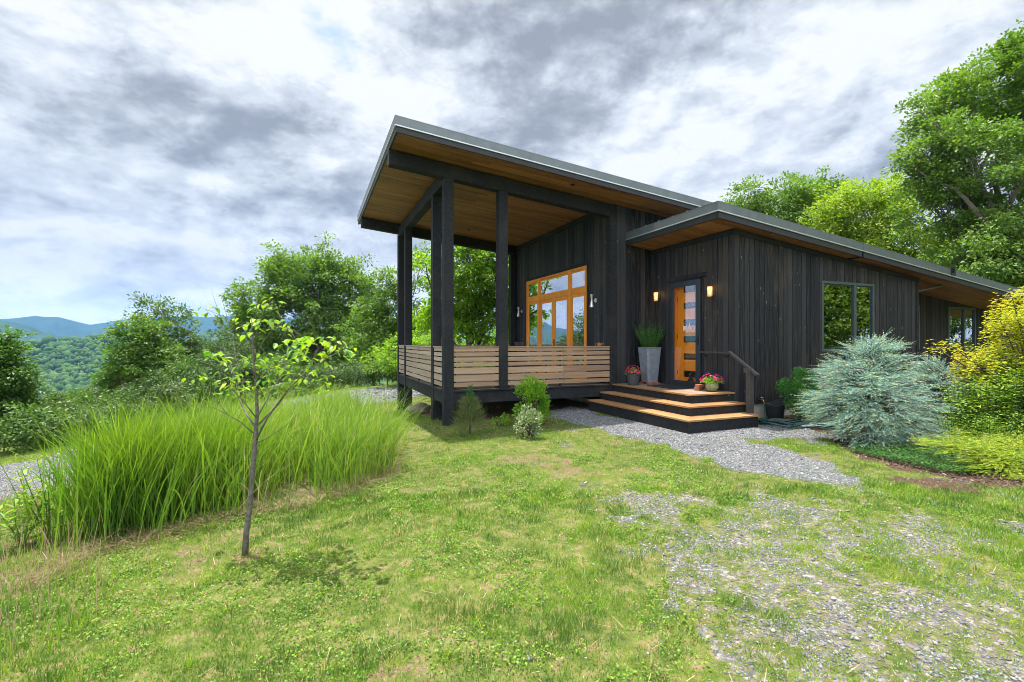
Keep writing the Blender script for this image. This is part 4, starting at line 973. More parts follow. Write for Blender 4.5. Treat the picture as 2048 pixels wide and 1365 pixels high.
def forest():
    VV, FF, RR, off = [], [], [], 0
    for (r0, r1, sub, size, spacing) in ((70, 260, 2, 3.0, 4.2), (260, 700, 2, 4.4, 6.6), (700, 1500, 1, 5.6, 9.0), (1500, 2600, 1, 9, 18)):
        n = int(.5 * (r1 * r1 - r0 * r0) * R_(60) / spacing ** 2)
        rr = np.sqrt(rng.uniform(r0 * r0, r1 * r1, n)); az = R_(-64) + rng.uniform(0, R_(60), n)
        c, d = rr * np.sin(az), rr * np.cos(az); z = ground_z(c, d)
        keep = z < -4.5 if r0 < 100 else np.ones(n, bool); c, d, z = c[keep], d[keep], z[keep]; n = len(c)
        x, y = c2w(c, d); sv, sf = ico(sub); s = size * rng.uniform(.5, 1.5, n)
        conif = rng.uniform(size=n) < .12
        sc = np.stack([s, s, s * rng.uniform(.8, 1.25, n) * np.where(conif, 1.5, 1)], -1); sc[conif, :2] *= .55
        jit = 1 + rng.normal(size=(n, len(sv))) * .2
        V = sv[None] * jit[..., None] * sc[:, None, :] + np.stack([x, y, z + s * .75], -1)[:, None, :]
        VV.append(V.reshape(-1, 3)); FF.append((sf[None] + (np.arange(n) * len(sv))[:, None, None] + off).reshape(-1, 3)); RR.append(np.repeat(np.clip(rng.uniform(0, 1, n), 0, 1), len(sf))); off += n * len(sv)
    o = np_mesh('forest', np.vstack(VV), np.vstack(FF), M['forest'], rnd=np.concatenate(RR), smooth=False); tag(o, kind='stuff')
forest()
# near edge of the wood just below the slope: leafy instead of smooth
def leafy_slope():
    n = 900; az = R_(-58) + rng.uniform(0, R_(38), n); rr = rng.uniform(34, 120, n); c, d = rr * np.sin(az), rr * np.cos(az); z = ground_z(c, d); r_, zr, side = road_info(c, d)
    k = (side > 0) & (r_ > 6); c, d, z = c[k], d[k], z[k]; n = len(c); x, y = c2w(c, d); s = rng.uniform(1.3, 2.6, n)
    per = 110; ci = np.repeat(np.arange(n), per); q = rand_dirs(n * per); q[:, 2] = np.abs(q[:, 2]) * .9
    C = np.stack([x, y, z + s * .2], -1)
    Pb = C[ci] + q * s[ci][:, None] * rng.uniform(.7, 1.05, n * per)[:, None]
    V, F = kites(Pb, unit(q + rng.normal(size=q.shape) * .6), unit(q + np.array((0, 0, .8))), rng.uniform(.35, .6, n * per), .26)
    o = np_mesh('undergrowth', V, F, M['L_dark'], rnd=np.repeat(rng.uniform(0, 1, n), per)); tag(o, kind='stuff')
leafy_slope()
# ------------------------------------------------------------------ mountains
def ridge(name, r0, r1, prof, seed, col1, col2, spur=.25):
    az = np.radians(np.linspace(-80, 30, 900)); e = np.interp(np.degrees(az), [p[0] for p in prof], [p[1] for p in prof])
    e = e + .0011 * (fbm(np.degrees(az) * 1.5, az * 0, seed, 5) - .5)
    K = 46; t = np.linspace(0, 1, K); A, T = np.meshgrid(az, t, indexing='ij')
    crest = (e * r1 + 1.73)[:, None]; base = -135
    h = T ** 1.35
    sp = (fbm(np.degrees(A) * 1.3, T * 3.2 + seed, seed + 3, 5) - .5) * 2 * spur * np.sin(np.pi * np.clip(T, 0, 1)) 
    z = base + (crest - base) * np.clip(h + sp * .8, -.2, .995)
    z[:, -1] = crest[:, 0]
    rr = r0 + (r1 - r0) * T
    c, d = rr * np.sin(A), rr * np.cos(A)
    x, y = c2w(c, d)
    # back slope
    xb, yb = c2w((r1 + (r1 - r0) * .2) * np.sin(az), (r1 + (r1 - r0) * .2) * np.cos(az))
    V = np.concatenate([np.stack([x, y, z], -1), np.stack([xb, yb, np.full_like(xb, base)], -1)[:, None, :]], 1); K += 1
    n = len(az); i = (np.arange(n - 1) * K)[:, None]; k = np.arange(K - 1)[None, :]
    F = np.stack([i + k, i + K + k, i + K + k + 1, i + k + 1], -1).reshape(-1, 4)
    m = mat_new(name + ' forest'); b = NB(m); nz = b.noise(b.pos(), .004, 6, .7)
    b.out(b.bsdf(Base_Color=b.mix(b.mr(nz, .3, .7), col1, col2), Roughness=1., Specular_IOR_Level=0.))
    o = np_mesh(name, V.reshape(-1, 3), F, m, smooth=True); tag(o, kind='structure')
def prof_px(lst, tail):
    out = list(tail)
    for px, py in lst:
        X = (px - 1024) / FPX; out.append((math.degrees(math.atan(X)), (HZ - py) / FPX / math.sqrt(1 + X * X)))
    out.append((30, .02)); return sorted(out)
ridge('mountains', 5400, 8200, prof_px([(0, 639), (39, 636), (70, 632), (90, 635), (116, 634), (145, 642), (179, 650), (208, 646), (242, 640), (271, 636), (300, 637), (372, 633), (416, 635), (460, 632), (640, 640), (800, 644), (860, 640), (1000, 650)],
      [(-80, .010), (-60, .014), (-55, .017), (-53, .021), (-51.5, .026), (-50.2, .029), (-49.2, .040), (-48.2, .0415), (-47.4, .036)]), 3, (.020, .045, .02), (.05, .085, .03))
ridge('near_ridge', 3300, 5000, prof_px([(0, 641), (29, 645), (63, 654), (87, 665), (130, 676), (200, 683), (260, 672), (400, 662), (600, 668), (900, 672)],
      [(-80, .012), (-60, .02), (-53, .012), (-50, .020), (-48, .024)]), 8, (.022, .05, .02), (.06, .10, .035))
# ------------------------------------------------------------------ haze
def haze():
    b_ = MB(); R0 = 9000; b_.box(CX - R0, CX + R0, CY - R0, CY + R0, -175, 520)
    m = mat_new('air haze'); b = NB(m)
    v = b.n('ShaderNodeVolumePrincipled', {'Color': (.15, .35, .72, 1), 'Density': 1.05e-4, 'Anisotropy': .0})
    b.t.nodes.new('ShaderNodeOutputMaterial'); o_ = [n for n in b.t.nodes if n.type == 'OUTPUT_MATERIAL'][0]; b.t.links.new(v.outputs[0], o_.inputs['Volume'])
    o = b_.build('haze', m); tag(o, kind='stuff')
haze()
# ------------------------------------------------------------------ tall grass
def scatter_poly(poly, n):
    p = np.array(poly); lo, hi = p.min(0), p.max(0); out = []
    while sum(len(o) for o in out) < n:
        q = rng.uniform(lo, hi, (n * 2, 2)); q = q[in_poly(q[:, 0], q[:, 1], poly)]; out.append(q)
    return np.vstack(out)[:n]
def tall_grass(name, cd_, L0, L1, w0, w1, mat, kind=None, label=None, cat=None, S=7, lean=(.02, .35), bend=(.3, 1.7), clump=.18, parent=None, group=None):
    n = len(cd_); c, d = cd_[:, 0], cd_[:, 1]; z = ground_z(c, d); x, y = c2w(c, d)
    base = np.stack([x, y, z - .02], -1); tuft = vnoise(c * 2.1, d * 2.1, 5)
    th = rng.uniform(0, 2 * math.pi, n); wind = np.array((.22, -.12)); dx = np.stack([np.cos(th), np.sin(th)], -1) + wind; dx /= np.linalg.norm(dx, axis=1, keepdims=True)
    L = rng.uniform(L0, L1, n) * (.62 + .62 * tuft)
    V, F = ribbons(base, dx, L, rng.uniform(*lean, n), rng.uniform(*bend, n) , rng.uniform(w0, w1, n), S)
    rn = np.repeat(np.clip(rng.uniform(0, 1, n) * .7 + tuft * .3, 0, 1), S)
    o = np_mesh(name, V, F, M[mat], parent, rnd=rn)
    if kind: tag(o, kind=kind)
    elif label: tag(o, label, cat, group)
    return o
bp = scatter_poly(BED, 30000)
edge = [g2(*p, -.05) for p in ((60, 1140), (165, 1100), (260, 1080), (370, 1055), (400, 1010), (330, 960), (180, 990), (90, 1040))]
front = in_poly(bp[:, 0], bp[:, 1], edge)
rr_ = road_info(bp[:, 0], bp[:, 1])[0]
keep = (bp[:, 1] > 3.7) & (rr_ > 2.0) & ~front & (rng.uniform(size=len(bp)) < np.clip(11 / bp[:, 1], .35, 1)) & (bp[:, 0] > -.62 * bp[:, 1] - 2.2)
# left of the clump the bank carries only low weeds
weedy = (bp[:, 0] < -.77 * bp[:, 1]) | ((bp[:, 0] < -.70 * bp[:, 1]) & (bp[:, 1] > 5.2 + .8 * rng.uniform(size=len(bp))))
keep &= ~weedy
tg = bp[keep]
tg = tg[fbm(tg[:, 0] * 1.6, tg[:, 1] * 1.6, 77, 3) + rng.uniform(-.16, .16, len(tg)) > .34]
tall_grass('tall_grass', tg, .45, 1.32, .006, .017, 'L_mound', kind='stuff', lean=(0, .4), bend=(.1, 1.8))
# big front clumps, each a thing of its own
dq = tg[rng.permutation(len(tg))[:1300]]; tall_grass('dry_stalks', dq, .5, 1.25, .004, .010, 'L_seed', kind='stuff', lean=(0, .7), bend=(.1, 2.2))
def clump(pxb, d, n, R, L0, L1, label):
    c0 = (pxb - 1024) / FPX * d; q = rng.normal(size=(n, 2)) * R * .5 + (c0, d)
    o = tall_grass('ornamental_grass', q, L0, L1, .007, .016, 'L_grass', label=label, cat='grass clump', lean=(.0, .34), bend=(.08, 1.15), group='arching clumps at the front of the grass bed')
clump(232, 4.6, 1300, .36, .85, 1.35, 'arching green grass clump at the front left corner of the bed')
clump(320, 5.0, 1200, .5, .8, 1.3, 'arching green grass clump second from the left along the lawn edge')
clump(440, 5.6, 1000, .42, .8, 1.3, 'bright grass clump directly behind the sapling trunk')
# thatch at the bed's edge
ed = np.vstack([np.array(BED[i]) + (np.array(BED[i + 1]) - np.array(BED[i])) * t + rng.normal(size=2) * .10 for i in range(1, 11) for t in rng.uniform(0, 1, 230)])
n = len(ed); x, y = c2w(ed[:, 0], ed[:, 1]); z = ground_z(ed[:, 0], ed[:, 1]); th = rng.uniform(0, 2 * math.pi, n)
V, F = ribbons(np.stack([x, y, z + rng.uniform(0, .05, n)], -1), np.stack([np.cos(th), np.sin(th)], -1), rng.uniform(.08, .3, n), rng.uniform(1.1, 1.6, n), rng.uniform(0, .3, n), rng.uniform(.003, .007, n), 3)
tag(np_mesh('dry_thatch', V, F, M['L_dry'], rnd=np.repeat(rng.uniform(0, 1, n), 3)), kind='stuff')
# low weeds and dry seed heads on the bank at the far left
wp = np.stack([rng.uniform(-9.5, -2.6, 34000), rng.uniform(2.2, 9, 34000)], -1); rr_ = road_info(wp[:, 0], wp[:, 1])[0]
k = (rr_ > 2.05) & (wp[:, 0] < -.86 * wp[:, 1] + .15 + .75 * (rng.uniform(size=len(wp)) ** 2 - .35) + .5 * (fbm(wp[:, 0] * 2, wp[:, 1] * 2, 8, 3) - .5)) & (wp[:, 0] > -1.5 * wp[:, 1] - 1)
wp = wp[k]; wp = wp[rng.uniform(size=len(wp)) < np.clip((7.2 - wp[:, 1]) / 2.5, .12, 1)]; tall_grass('bank_weeds', wp, .06, .20, .004, .010, 'L_grass', kind='stuff', S=4, lean=(0, .5), bend=(.1, 1.2))
sp_ = wp[rng.permutation(len(wp))[:1500]]; sp_ = sp_[sp_[:, 1] < 5.6]; tall_grass('seed_stalks', sp_, .3, .6, .002, .006, 'L_seed', kind='stuff', S=4, lean=(0, .3), bend=(.0, .7))
def lance_weed(px, d, h, label):
    b0 = on_ground(px, d); root = empty('tall_weed', tuple(b0)); tag(root, label, 'weed', 'leafy weeds at the left edge')
    f = MB(); Vs = []; Fs = []; nl = 0; rn = []
    for s in range(4):
        a = rng.uniform(0, 6.28); top = b0 + np.array((math.cos(a) * .09 * s, math.sin(a) * .09 * s, h * rng.uniform(.75, 1)))
        f.tube([b0, (b0 + top) / 2 + rng.normal(size=3) * .02, top], [.006, .005, .002], 5)
        t = np.linspace(.15, 1, 22); Pb = b0 + (top - b0) * t[:, None]; an = np.arange(22) * 2.4
        D_ = np.stack([np.cos(an), np.sin(an), .7 - .6 * (1 - t)], -1); V, F = kites(Pb, D_, np.tile((0, 0, 1.), (22, 1)) + rng.normal(size=(22, 3)) * .1, .17 * (1.1 - .6 * t), .034)
        Vs.append(V); Fs.append(F + nl); nl += len(V); rn.append(rng.uniform(0, 1, 22))
    np_mesh('foliage', np.vstack(Vs), np.vstack(Fs), M['L_young'], root, rnd=np.concatenate(rn)); f.build('stem', M['L_walnut'], root)
lance_weed(100, 4.3, .75, 'tall leafy weed with lance leaves in front of the grass clump at the left edge')
lance_weed(45, 4.15, .5, 'shorter lance-leaved weed at the left picture edge')
# ------------------------------------------------------------------ lawn
def lawn():
    Vs, Fs, Rs, off = [], [], [], 0
    for (d0, d1, dens_, S_) in ((1.55, 3.2, 12500, 2), (3.2, 5.5, 7500, 2), (5.5, 9, 3400, 1), (9, 15, 1300, 1), (15, 24, 320, 1)):
        area = 1.25 * (d1 * d1 - d0 * d0); n = int(area * dens_); d = np.sqrt(rng.uniform(d0 * d0, d1 * d1, n)); c = rng.uniform(-1.25, 1.25, n) * d
        gr, dirt, mul, bed, under, path, road, sparse = masks(c, d); x, y = c2w(c, d)
        n1 = fbm(c * 2.6 + 7, d * 2.6 + 1, 101, 4); n2 = fbm(c * .9 + 17, d * .9 + 1, 111, 3); n3 = fbm(c * 7 + 3, d * 7, 121, 2); tuft = sstep(.5, .75, vnoise(c * 5.5, d * 5.5, 131))
        pr = .30 + .7 * sstep(.34, .56, n1 * .6 + n3 * .4)
        pr *= (1 - .93 * path) * (1 - .97 * road) * (1 - .93 * mul) * (1 - .55 * bed) * (1 - .82 * dirt) * (1 - .985 * under)
        pr *= 1 - .90 * np.clip(gr * 1.5 - 1.5 * path - 1.5 * road, 0, 1) * (1 - .7 * tuft)
        house_ = ((x > 3.5) & (y > -3.5)) | ((x > 5.2) & (y > -2.8))
        keep = (rng.uniform(size=n) < pr) & ~house_ & ~((road_info(c, d)[2] > 0) & (d < 11))
        c, d, x, y, n1, n2, n3, tuft, gr, dirt, sparse = [a[keep] for a in (c, d, x, y, n1, n2, n3, tuft, gr, dirt, sparse)]; n = len(c)
        z = ground_z(c, d); th = rng.uniform(0, 6.283, n)
        L = (.55 + .5 * sstep(.3, .72, fbm(c * 1.3 + 90, d * 1.3, 191, 3))) * (.026 + .036 * rng.uniform(size=n) + .05 * tuft * rng.uniform(size=n)) * (1 + (d > 9) * .35) * (1 - .35 * sparse)
        w = (.0024 + .0030 * rng.uniform(size=n)) * (1 + np.clip(d - 3, 0, 20) * .26)
        V, F = ribbons(np.stack([x, y, z - .004], -1), np.stack([np.cos(th), np.sin(th)], -1), L, rng.uniform(0, 1.0, n), rng.uniform(0, 1.1, n), w, S_)
        if S_ == 1: pass
        hue = .02 + .42 * rng.uniform(size=n) + .30 * sstep(.3, .75, n2) - .22 * sstep(.55, .7, tuft) - .22 * sstep(.5, .75, n3) + .3 * dirt + .22 * sparse
        dry = rng.uniform(size=n) < .07 + .22 * sstep(.5, .72, 1 - n1); hue = np.where(dry, rng.uniform(.85, 1, n), np.clip(hue, 0, .84))
        Vs.append(V); Fs.append(F + off); off += len(V); Rs.append(np.repeat(hue, S_))
    o = np_mesh('grass', np.vstack(Vs), np.vstack(Fs), M['L_lawn'], rnd=np.concatenate(Rs)); tag(o, kind='stuff')
    # clover and flat broad weeds
    n = 120000; d = np.sqrt(rng.uniform(1.5 ** 2, 7.5 ** 2, n)); c = rng.uniform(-1.2, 1.2, n) * d
    gr, dirt, mul, bed, under, path, road, sparse = masks(c, d); q = fbm(c * 1.9 + 77, d * 1.9 + 31, 141, 4); x, y = c2w(c, d)
    k = (rng.uniform(size=n) < sstep(.48, .62, q)) & (gr < .30) & (mul < .5) & (bed < .5) & ~((x > 3.5) & (y > -3.5)) & (dirt < .6); c, d, x, y = c[k], d[k], x[k], y[k]; n = len(c)
    z = ground_z(c, d) + rng.uniform(.006, .035, n); th = rng.uniform(0, 6.28, n); D_ = np.stack([np.cos(th), np.sin(th), rng.uniform(-.1, .5, n)], -1)
    L = rng.uniform(.010, .022, n) * (1 + np.clip(d - 3, 0, 9) * .12)
    V, F = kites(np.stack([x, y, z], -1), D_, np.array((0, 0, 1.)) + rng.normal(size=(n, 3)) * .25, L, L * .75, fold=.1, wide=.6)
    tag(np_mesh('clover', V, F, M['L_lawn'], rnd=np.clip(rng.uniform(0, .5, n), 0, 1)), kind='stuff')
lawn()
# taller coarse tufts here and there
tc_ = []
for i in range(190):
    d = math.sqrt(rng.uniform(1.7 ** 2, 9 ** 2)); c = rng.uniform(-1.0, 1.15) * d; m_ = masks(np.array([c]), np.array([d]))
    if m_[2][0] > .5 or m_[3][0] > .5 or m_[5][0] > .5 or m_[6][0] > .5: continue
    x_, y_ = c2w(c, d)
    if x_ > 3.3 and y_ > -3.6: continue
    tc_.append(rng.normal(size=(int(rng.uniform(25, 90)), 2)) * rng.uniform(.02, .06) + (c, d))
tc_ = np.vstack(tc_); tall_grass('grass_tufts', tc_, .05, .14, .002, .0045, 'L_lawn', kind='stuff', S=3, lean=(.1, .9), bend=(.2, 1.2))
# ------------------------------------------------------------------ gravel stones
def stones():
    sv, sf = ico(1); oct_v = np.array([(1, 0, 0), (-1, 0, 0), (0, 1, 0), (0, -1, 0), (0, 0, 1), (0, 0, -1)], float); oct_f = np.array([(0, 2, 4), (2, 1, 4), (1, 3, 4), (3, 0, 4), (2, 0, 5), (1, 2, 5), (3, 1, 5), (0, 3, 5)])
    VV, FF, RR, off = [], [], [], 0
    for (d0, d1, dens_, s0, s1) in ((1.5, 4, 5200, .003, .010), (4, 7, 2800, .005, .012), (7, 12.5, 1900, .007, .014), (12, 24, 90, .03, .05)):
        n = int(1.3 * (d1 * d1 - d0 * d0) * dens_); d = np.sqrt(rng.uniform(d0 * d0, d1 * d1, n)); c = rng.uniform(-1.3, 1.3, n) * d
        gr, dirt, mul, bed, under, path, road, sparse = masks(c, d); n1 = fbm(c * 3 + 9, d * 3 + 4, 151, 3)
        pk = np.maximum(np.maximum(path, road * .8), (.72 * sstep(.42, .62, n1) + .10) * sparse); pk = np.maximum(pk, .25 * (gr > .3) * (1 - path)); pk = np.maximum(pk, .012 * (c > -1))
        x, y = c2w(c, d); k = (rng.uniform(size=n) < pk) & ~((x > 3.53) & (y > -3.4) & (x < 5.3)) & ~((x > 5.4) & (y > -2.6)) & (bed < .5)
        c, d, x, y = c[k], d[k], x[k], y[k]; n = len(c); z = ground_z(c, d); s = rng.uniform(s0, s1, n) * np.where(rng.uniform(size=n) < .04, 1.9, 1)
        sc = s[:, None] * rng.uniform(.6, 1.35, (n, 3)) * np.array((1.1, 1.1, .55)); V = (oct_v[None] + rng.normal(size=(n, 6, 3)) * .22) * sc[:, None, :]
        a = rng.uniform(0, 6.28, n); t = rng.uniform(-.5, .5, n); ca, sa = np.cos(a)[:, None], np.sin(a)[:, None]
        X, Y, Z = V[..., 0], V[..., 1], V[..., 2]; ct, st = np.cos(t)[:, None], np.sin(t)[:, None]; Y, Z = Y * ct - Z * st, Y * st + Z * ct; X, Y = X * ca - Y * sa, X * sa + Y * ca
        V = np.stack([X + x[:, None], Y + y[:, None], Z + (z + s * .22)[:, None]], -1)
        VV.append(V.reshape(-1, 3)); FF.append((oct_f[None] + (np.arange(n) * 6)[:, None, None] + off).reshape(-1, 3)); RR.append(np.repeat(np.clip(rng.beta(1.6, 2.0, n), 0, 1), 8)); off += n * 6
    tag(np_mesh('gravel', np.vstack(VV), np.vstack(FF), M['stone'], rnd=np.concatenate(RR)), kind='stuff')
stones()
# dry stalks and sticks lying on the thin lawn
n = 900; d = np.sqrt(rng.uniform(1.6 ** 2, 8 ** 2, n)); c = rng.uniform(-.9, 1.1, n) * d; m_ = masks(c, d); k = (m_[3] < .5) & (m_[5] < .5); c, d = c[k], d[k]; x, y = c2w(c, d); k = ~((x > 3.3) & (y > -3.6)); c, d, x, y = c[k], d[k], x[k], y[k]; n = len(c); th = rng.uniform(0, 6.28, n)
V, F = ribbons(np.stack([x, y, ground_z(c, d) + rng.uniform(.008, .03, n)], -1), np.stack([np.cos(th), np.sin(th)], -1), rng.uniform(.03, .16, n), rng.uniform(1.35, 1.6, n), rng.uniform(-.05, .15, n), rng.uniform(.0025, .006, n), 3, twist=th + math.pi / 2)
tag(np_mesh('dry_litter', V, F, M['L_seed'], rnd=np.repeat(rng.uniform(0, 1, n), 3)), kind='stuff')
def mulch():
    n = 42000; q = scatter_poly([p for p in G_MULCH], n); c, d = q[:, 0], q[:, 1]; k = d < 12; c, d = c[k], d[k]
    mu = masks(c, d)[2]; k = mu > .5; c, d = c[k], d[k]; n = len(c); x, y = c2w(c, d); k = ~((x > 5.4) & (y > -2.6)); c, d, x, y = c[k], d[k], x[k], y[k]; n = len(c)
    z = ground_z(c, d) + rng.uniform(0, .02, n); D_ = rand_dirs(n) * (1, 1, .3); L = rng.uniform(.02, .07, n)
    V, F = kites(np.stack([x, y, z], -1), D_, np.array((0, 0, 1.)) + rng.normal(size=(n, 3)) * .5, L, rng.uniform(.006, .018, n))
    tag(np_mesh('bark_mulch', V, F, M['chip'], rnd=rng.uniform(0, 1, n)), kind='stuff')
mulch()
# ------------------------------------------------------------------ sapling
def zz8(x, y): return 370 + x / 2.133, 480 + y / 2.133
def sapling():
    d0 = 3.97; b0 = on_ground(489, d0, -.04); root = empty('sapling', tuple(b0)); tag(root, 'young slender tree with sparse yellow-green leaves standing on the lawn', 'sapling')
    def q(x, y, dd=0): px, py = zz8(x, y); return P(px, py, d0 + dd)
    f = MB()
    tr = [b0, q(262, 1240), q(275, 1150), q(284, 1040), q(291, 950), q(300, 850), q(303, 790), q(308, 740), q(304, 660), q(300, 600), q(294, 520), q(290, 450), q(286, 390), q(284, 330)]
    f.tube(tr, [.027, .023, .0205, .0195, .019, .020, .0165, .014, .0115, .0105, .0095, .0085, .006, .003], 9); f.build('trunk', M['bark_grey'], root, smooth=True)
    br = [([(300, 860, 0), (350, 760, -.05), (395, 700, -.1), (440, 640, -.14), (520, 560, -.15), (600, 510, -.12), (690, 460, -.1)], .011),
          ([(302, 800, 0), (400, 700, .1), (440, 640, .15), (480, 600, .2), (530, 545, .22), (560, 470, .22)], .009),
          ([(298, 830, 0), (240, 780, -.1), (180, 745, -.2), (120, 715, -.25), (75, 712, -.28)], .006),
          ([(300, 800, 0), (260, 740, .1), (235, 690, .15), (215, 600, .2), (190, 520, .25), (150, 470, .25), (110, 485, .25)], .009),
          ([(304, 760, 0), (250, 690, -.15), (200, 640, -.2), (170, 620, -.25)], .006),
          ([(306, 760, 0), (340, 700, .1), (370, 640, .15), (420, 560, .2), (440, 440, .25), (420, 425, .25)], .008),
          ([(303, 870, 0), (360, 840, -.1), (420, 800, -.15), (490, 740, -.2)], .005),
          ([(304, 640, 0), (250, 600, .05), (215, 500, .1), (205, 420, .15), (180, 330, .2), (150, 230, .2)], .006),
          ([(205, 420, .15), (150, 360, .2), (90, 300, .2)], .004), ([(150, 330, .2), (110, 205, .22)], .003), ([(180, 470, .2), (160, 380, .2), (130, 350, .2)], .003),
          ([(290, 450, 0), (310, 380, -.05), (340, 300, -.08), (385, 262, -.1)], .005), ([(294, 520, 0), (330, 440, -.1), (380, 380, -.12), (445, 372, -.15)], .005),
          ([(300, 600, 0), (280, 520, -.1), (250, 450, -.1), (262, 355, -.12)], .005), ([(440, 640, -.1), (520, 640, -.15), (600, 615, -.2)], .004), ([(520, 560, .1), (560, 480, .12), (600, 430, .15), (640, 440, .15)], .004),
          ([(300, 620, 0), (350, 560, -.12), (400, 520, -.15)], .005), ([(180, 745, -.2), (100, 640, -.25), (50, 585, -.25)], .003)]
    g = MB(); tips = []
    for pts, r in br:
        w = [q(*p) for p in pts]; g.tube(w, [r * .85 * (1 - .75 * i / (len(w) - 1)) for i in range(len(w))], 6)
        for a, b in zip(w[:-1], w[1:]):
            if r < .008 or True:
                for t in (.3, .8): tips.append((np.array(a) * (1 - t) + np.array(b) * t, r))
    # leaves in hanging bunches
    spots = [(330, 270, 4), (375, 262, 4), (268, 345, 6), (325, 360, 8), (350, 352, 5), (440, 372, 4), (400, 345, 5), (270, 390, 5), (500, 412, 6), (540, 430, 6), (410, 430, 6), (90, 298, 6), (620, 436, 7), (650, 460, 5), (690, 462, 7), (705, 455, 3), (690, 500, 6), (120, 495, 9), (160, 510, 8), (55, 582, 9), (210, 585, 9), (205, 620, 6), (240, 525, 8), (275, 520, 6), (345, 495, 6), (340, 580, 7), (330, 525, 7), (380, 530, 8), (385, 560, 6), (430, 500, 7), (460, 470, 8), (490, 450, 7), (515, 490, 8), (520, 540, 9), (545, 600, 6), (560, 555, 6), (590, 640, 8), (605, 610, 4), (480, 590, 8), (440, 570, 6), (420, 630, 7), (170, 645, 9), (190, 600, 6), (255, 610, 4), (555, 500, 7), (585, 510, 5), (600, 420, 4), (480, 500, 6), (345, 610, 6), (530, 420, 4)]
    V_, F_, R2, off = [], [], [], 0; tw = g
    for (x, y, n) in spots:
        dd = rng.uniform(-.25, .28); c = q(x, y, dd); near = min(tips, key=lambda t: np.linalg.norm(t[0] - c))[0]
        if np.linalg.norm(near - c) < .6: tw.tube([near, (near + c) / 2 + (0, 0, .01), c], [.003, .0025, .002], 4)
        for i in range(n + 2):
            p0 = c + rng.normal(size=3) * (.045, .045, .028); a = rng.uniform(0, 6.28); dr = unit(np.array((math.cos(a), math.sin(a), rng.uniform(-.9, .15)))[None])[0]
            up = unit(np.array((0, 0, 1.)) + rng.normal(size=3) * .25); sd = unit(np.cross(dr, up)); nn = np.cross(sd, dr); Lf = rng.uniform(.045, .082); Wf = Lf * rng.uniform(.42, .58)
            rows = []
            for t, w in ((0, .0), (.25, .42), (.5, .5), (.75, .36), (1, 0)):
                m_ = p0 + dr * Lf * t - nn * Lf * .22 * t * t * 1.2
                rows.append((m_ + sd * Wf * w + nn * Wf * w * .35, m_, m_ - sd * Wf * w + nn * Wf * w * .35))
            vs = np.array(rows).reshape(-1, 3); fs = []
            for k in range(4):
                b_ = k * 3; fs += [(b_, b_ + 1, b_ + 4, b_ + 3), (b_ + 1, b_ + 2, b_ + 5, b_ + 4)]
            V_.append(vs); F_.append(np.array(fs) + off); off += 15; R2 += [np.clip(rng.normal(.55, .3), 0, 1)] * 8
    np_mesh('leaves', np.vstack(V_), np.vstack(F_), M['L_young'], root, rnd=np.array(R2), smooth=False)
    g.build('branch', M['bark_grey'], root, smooth=True)
sapling()
# ------------------------------------------------------------------ shoots: conifers
def shoots_mesh(name, Pb, D_, L, needle, per, mat, parent, tipcol=True, droop=.1, fan=False, width=.2):
    n = len(Pb); t = np.linspace(.05, 1, per); ci = np.repeat(np.arange(n), per); tt = np.tile(t, n)
    A = Pb[ci] + D_[ci] * (L[ci] * tt)[:, None]; A[:, 2] -= droop * (tt ** 2) * L[ci]
    if fan: 
        sd = unit(np.cross(D_[ci], np.array((0, 0, 1.)))); sg = np.where(np.arange(len(A)) % 2 == 0, 1, -1)[:, None]; R = sd * sg + rng.normal(size=A.shape) * .2
    else: R = rand_dirs(len(A))
    nd = unit(R + D_[ci] * .9); ln = needle * rng.uniform(.7, 1.2, len(A)) * (1.05 - .45 * tt)
    V, F = kites(A, nd, rand_dirs(len(A)), ln, ln * width, fold=.05)
    base = np.repeat(rng.uniform(0, .7, n), per)
    rn = np.clip(base * .8 + rng.uniform(0, .25, len(A)) + (.42 * (tt > .72) if tipcol else 0), 0, 1)
    return np_mesh(name, V, F, M[mat], parent, rnd=rn)
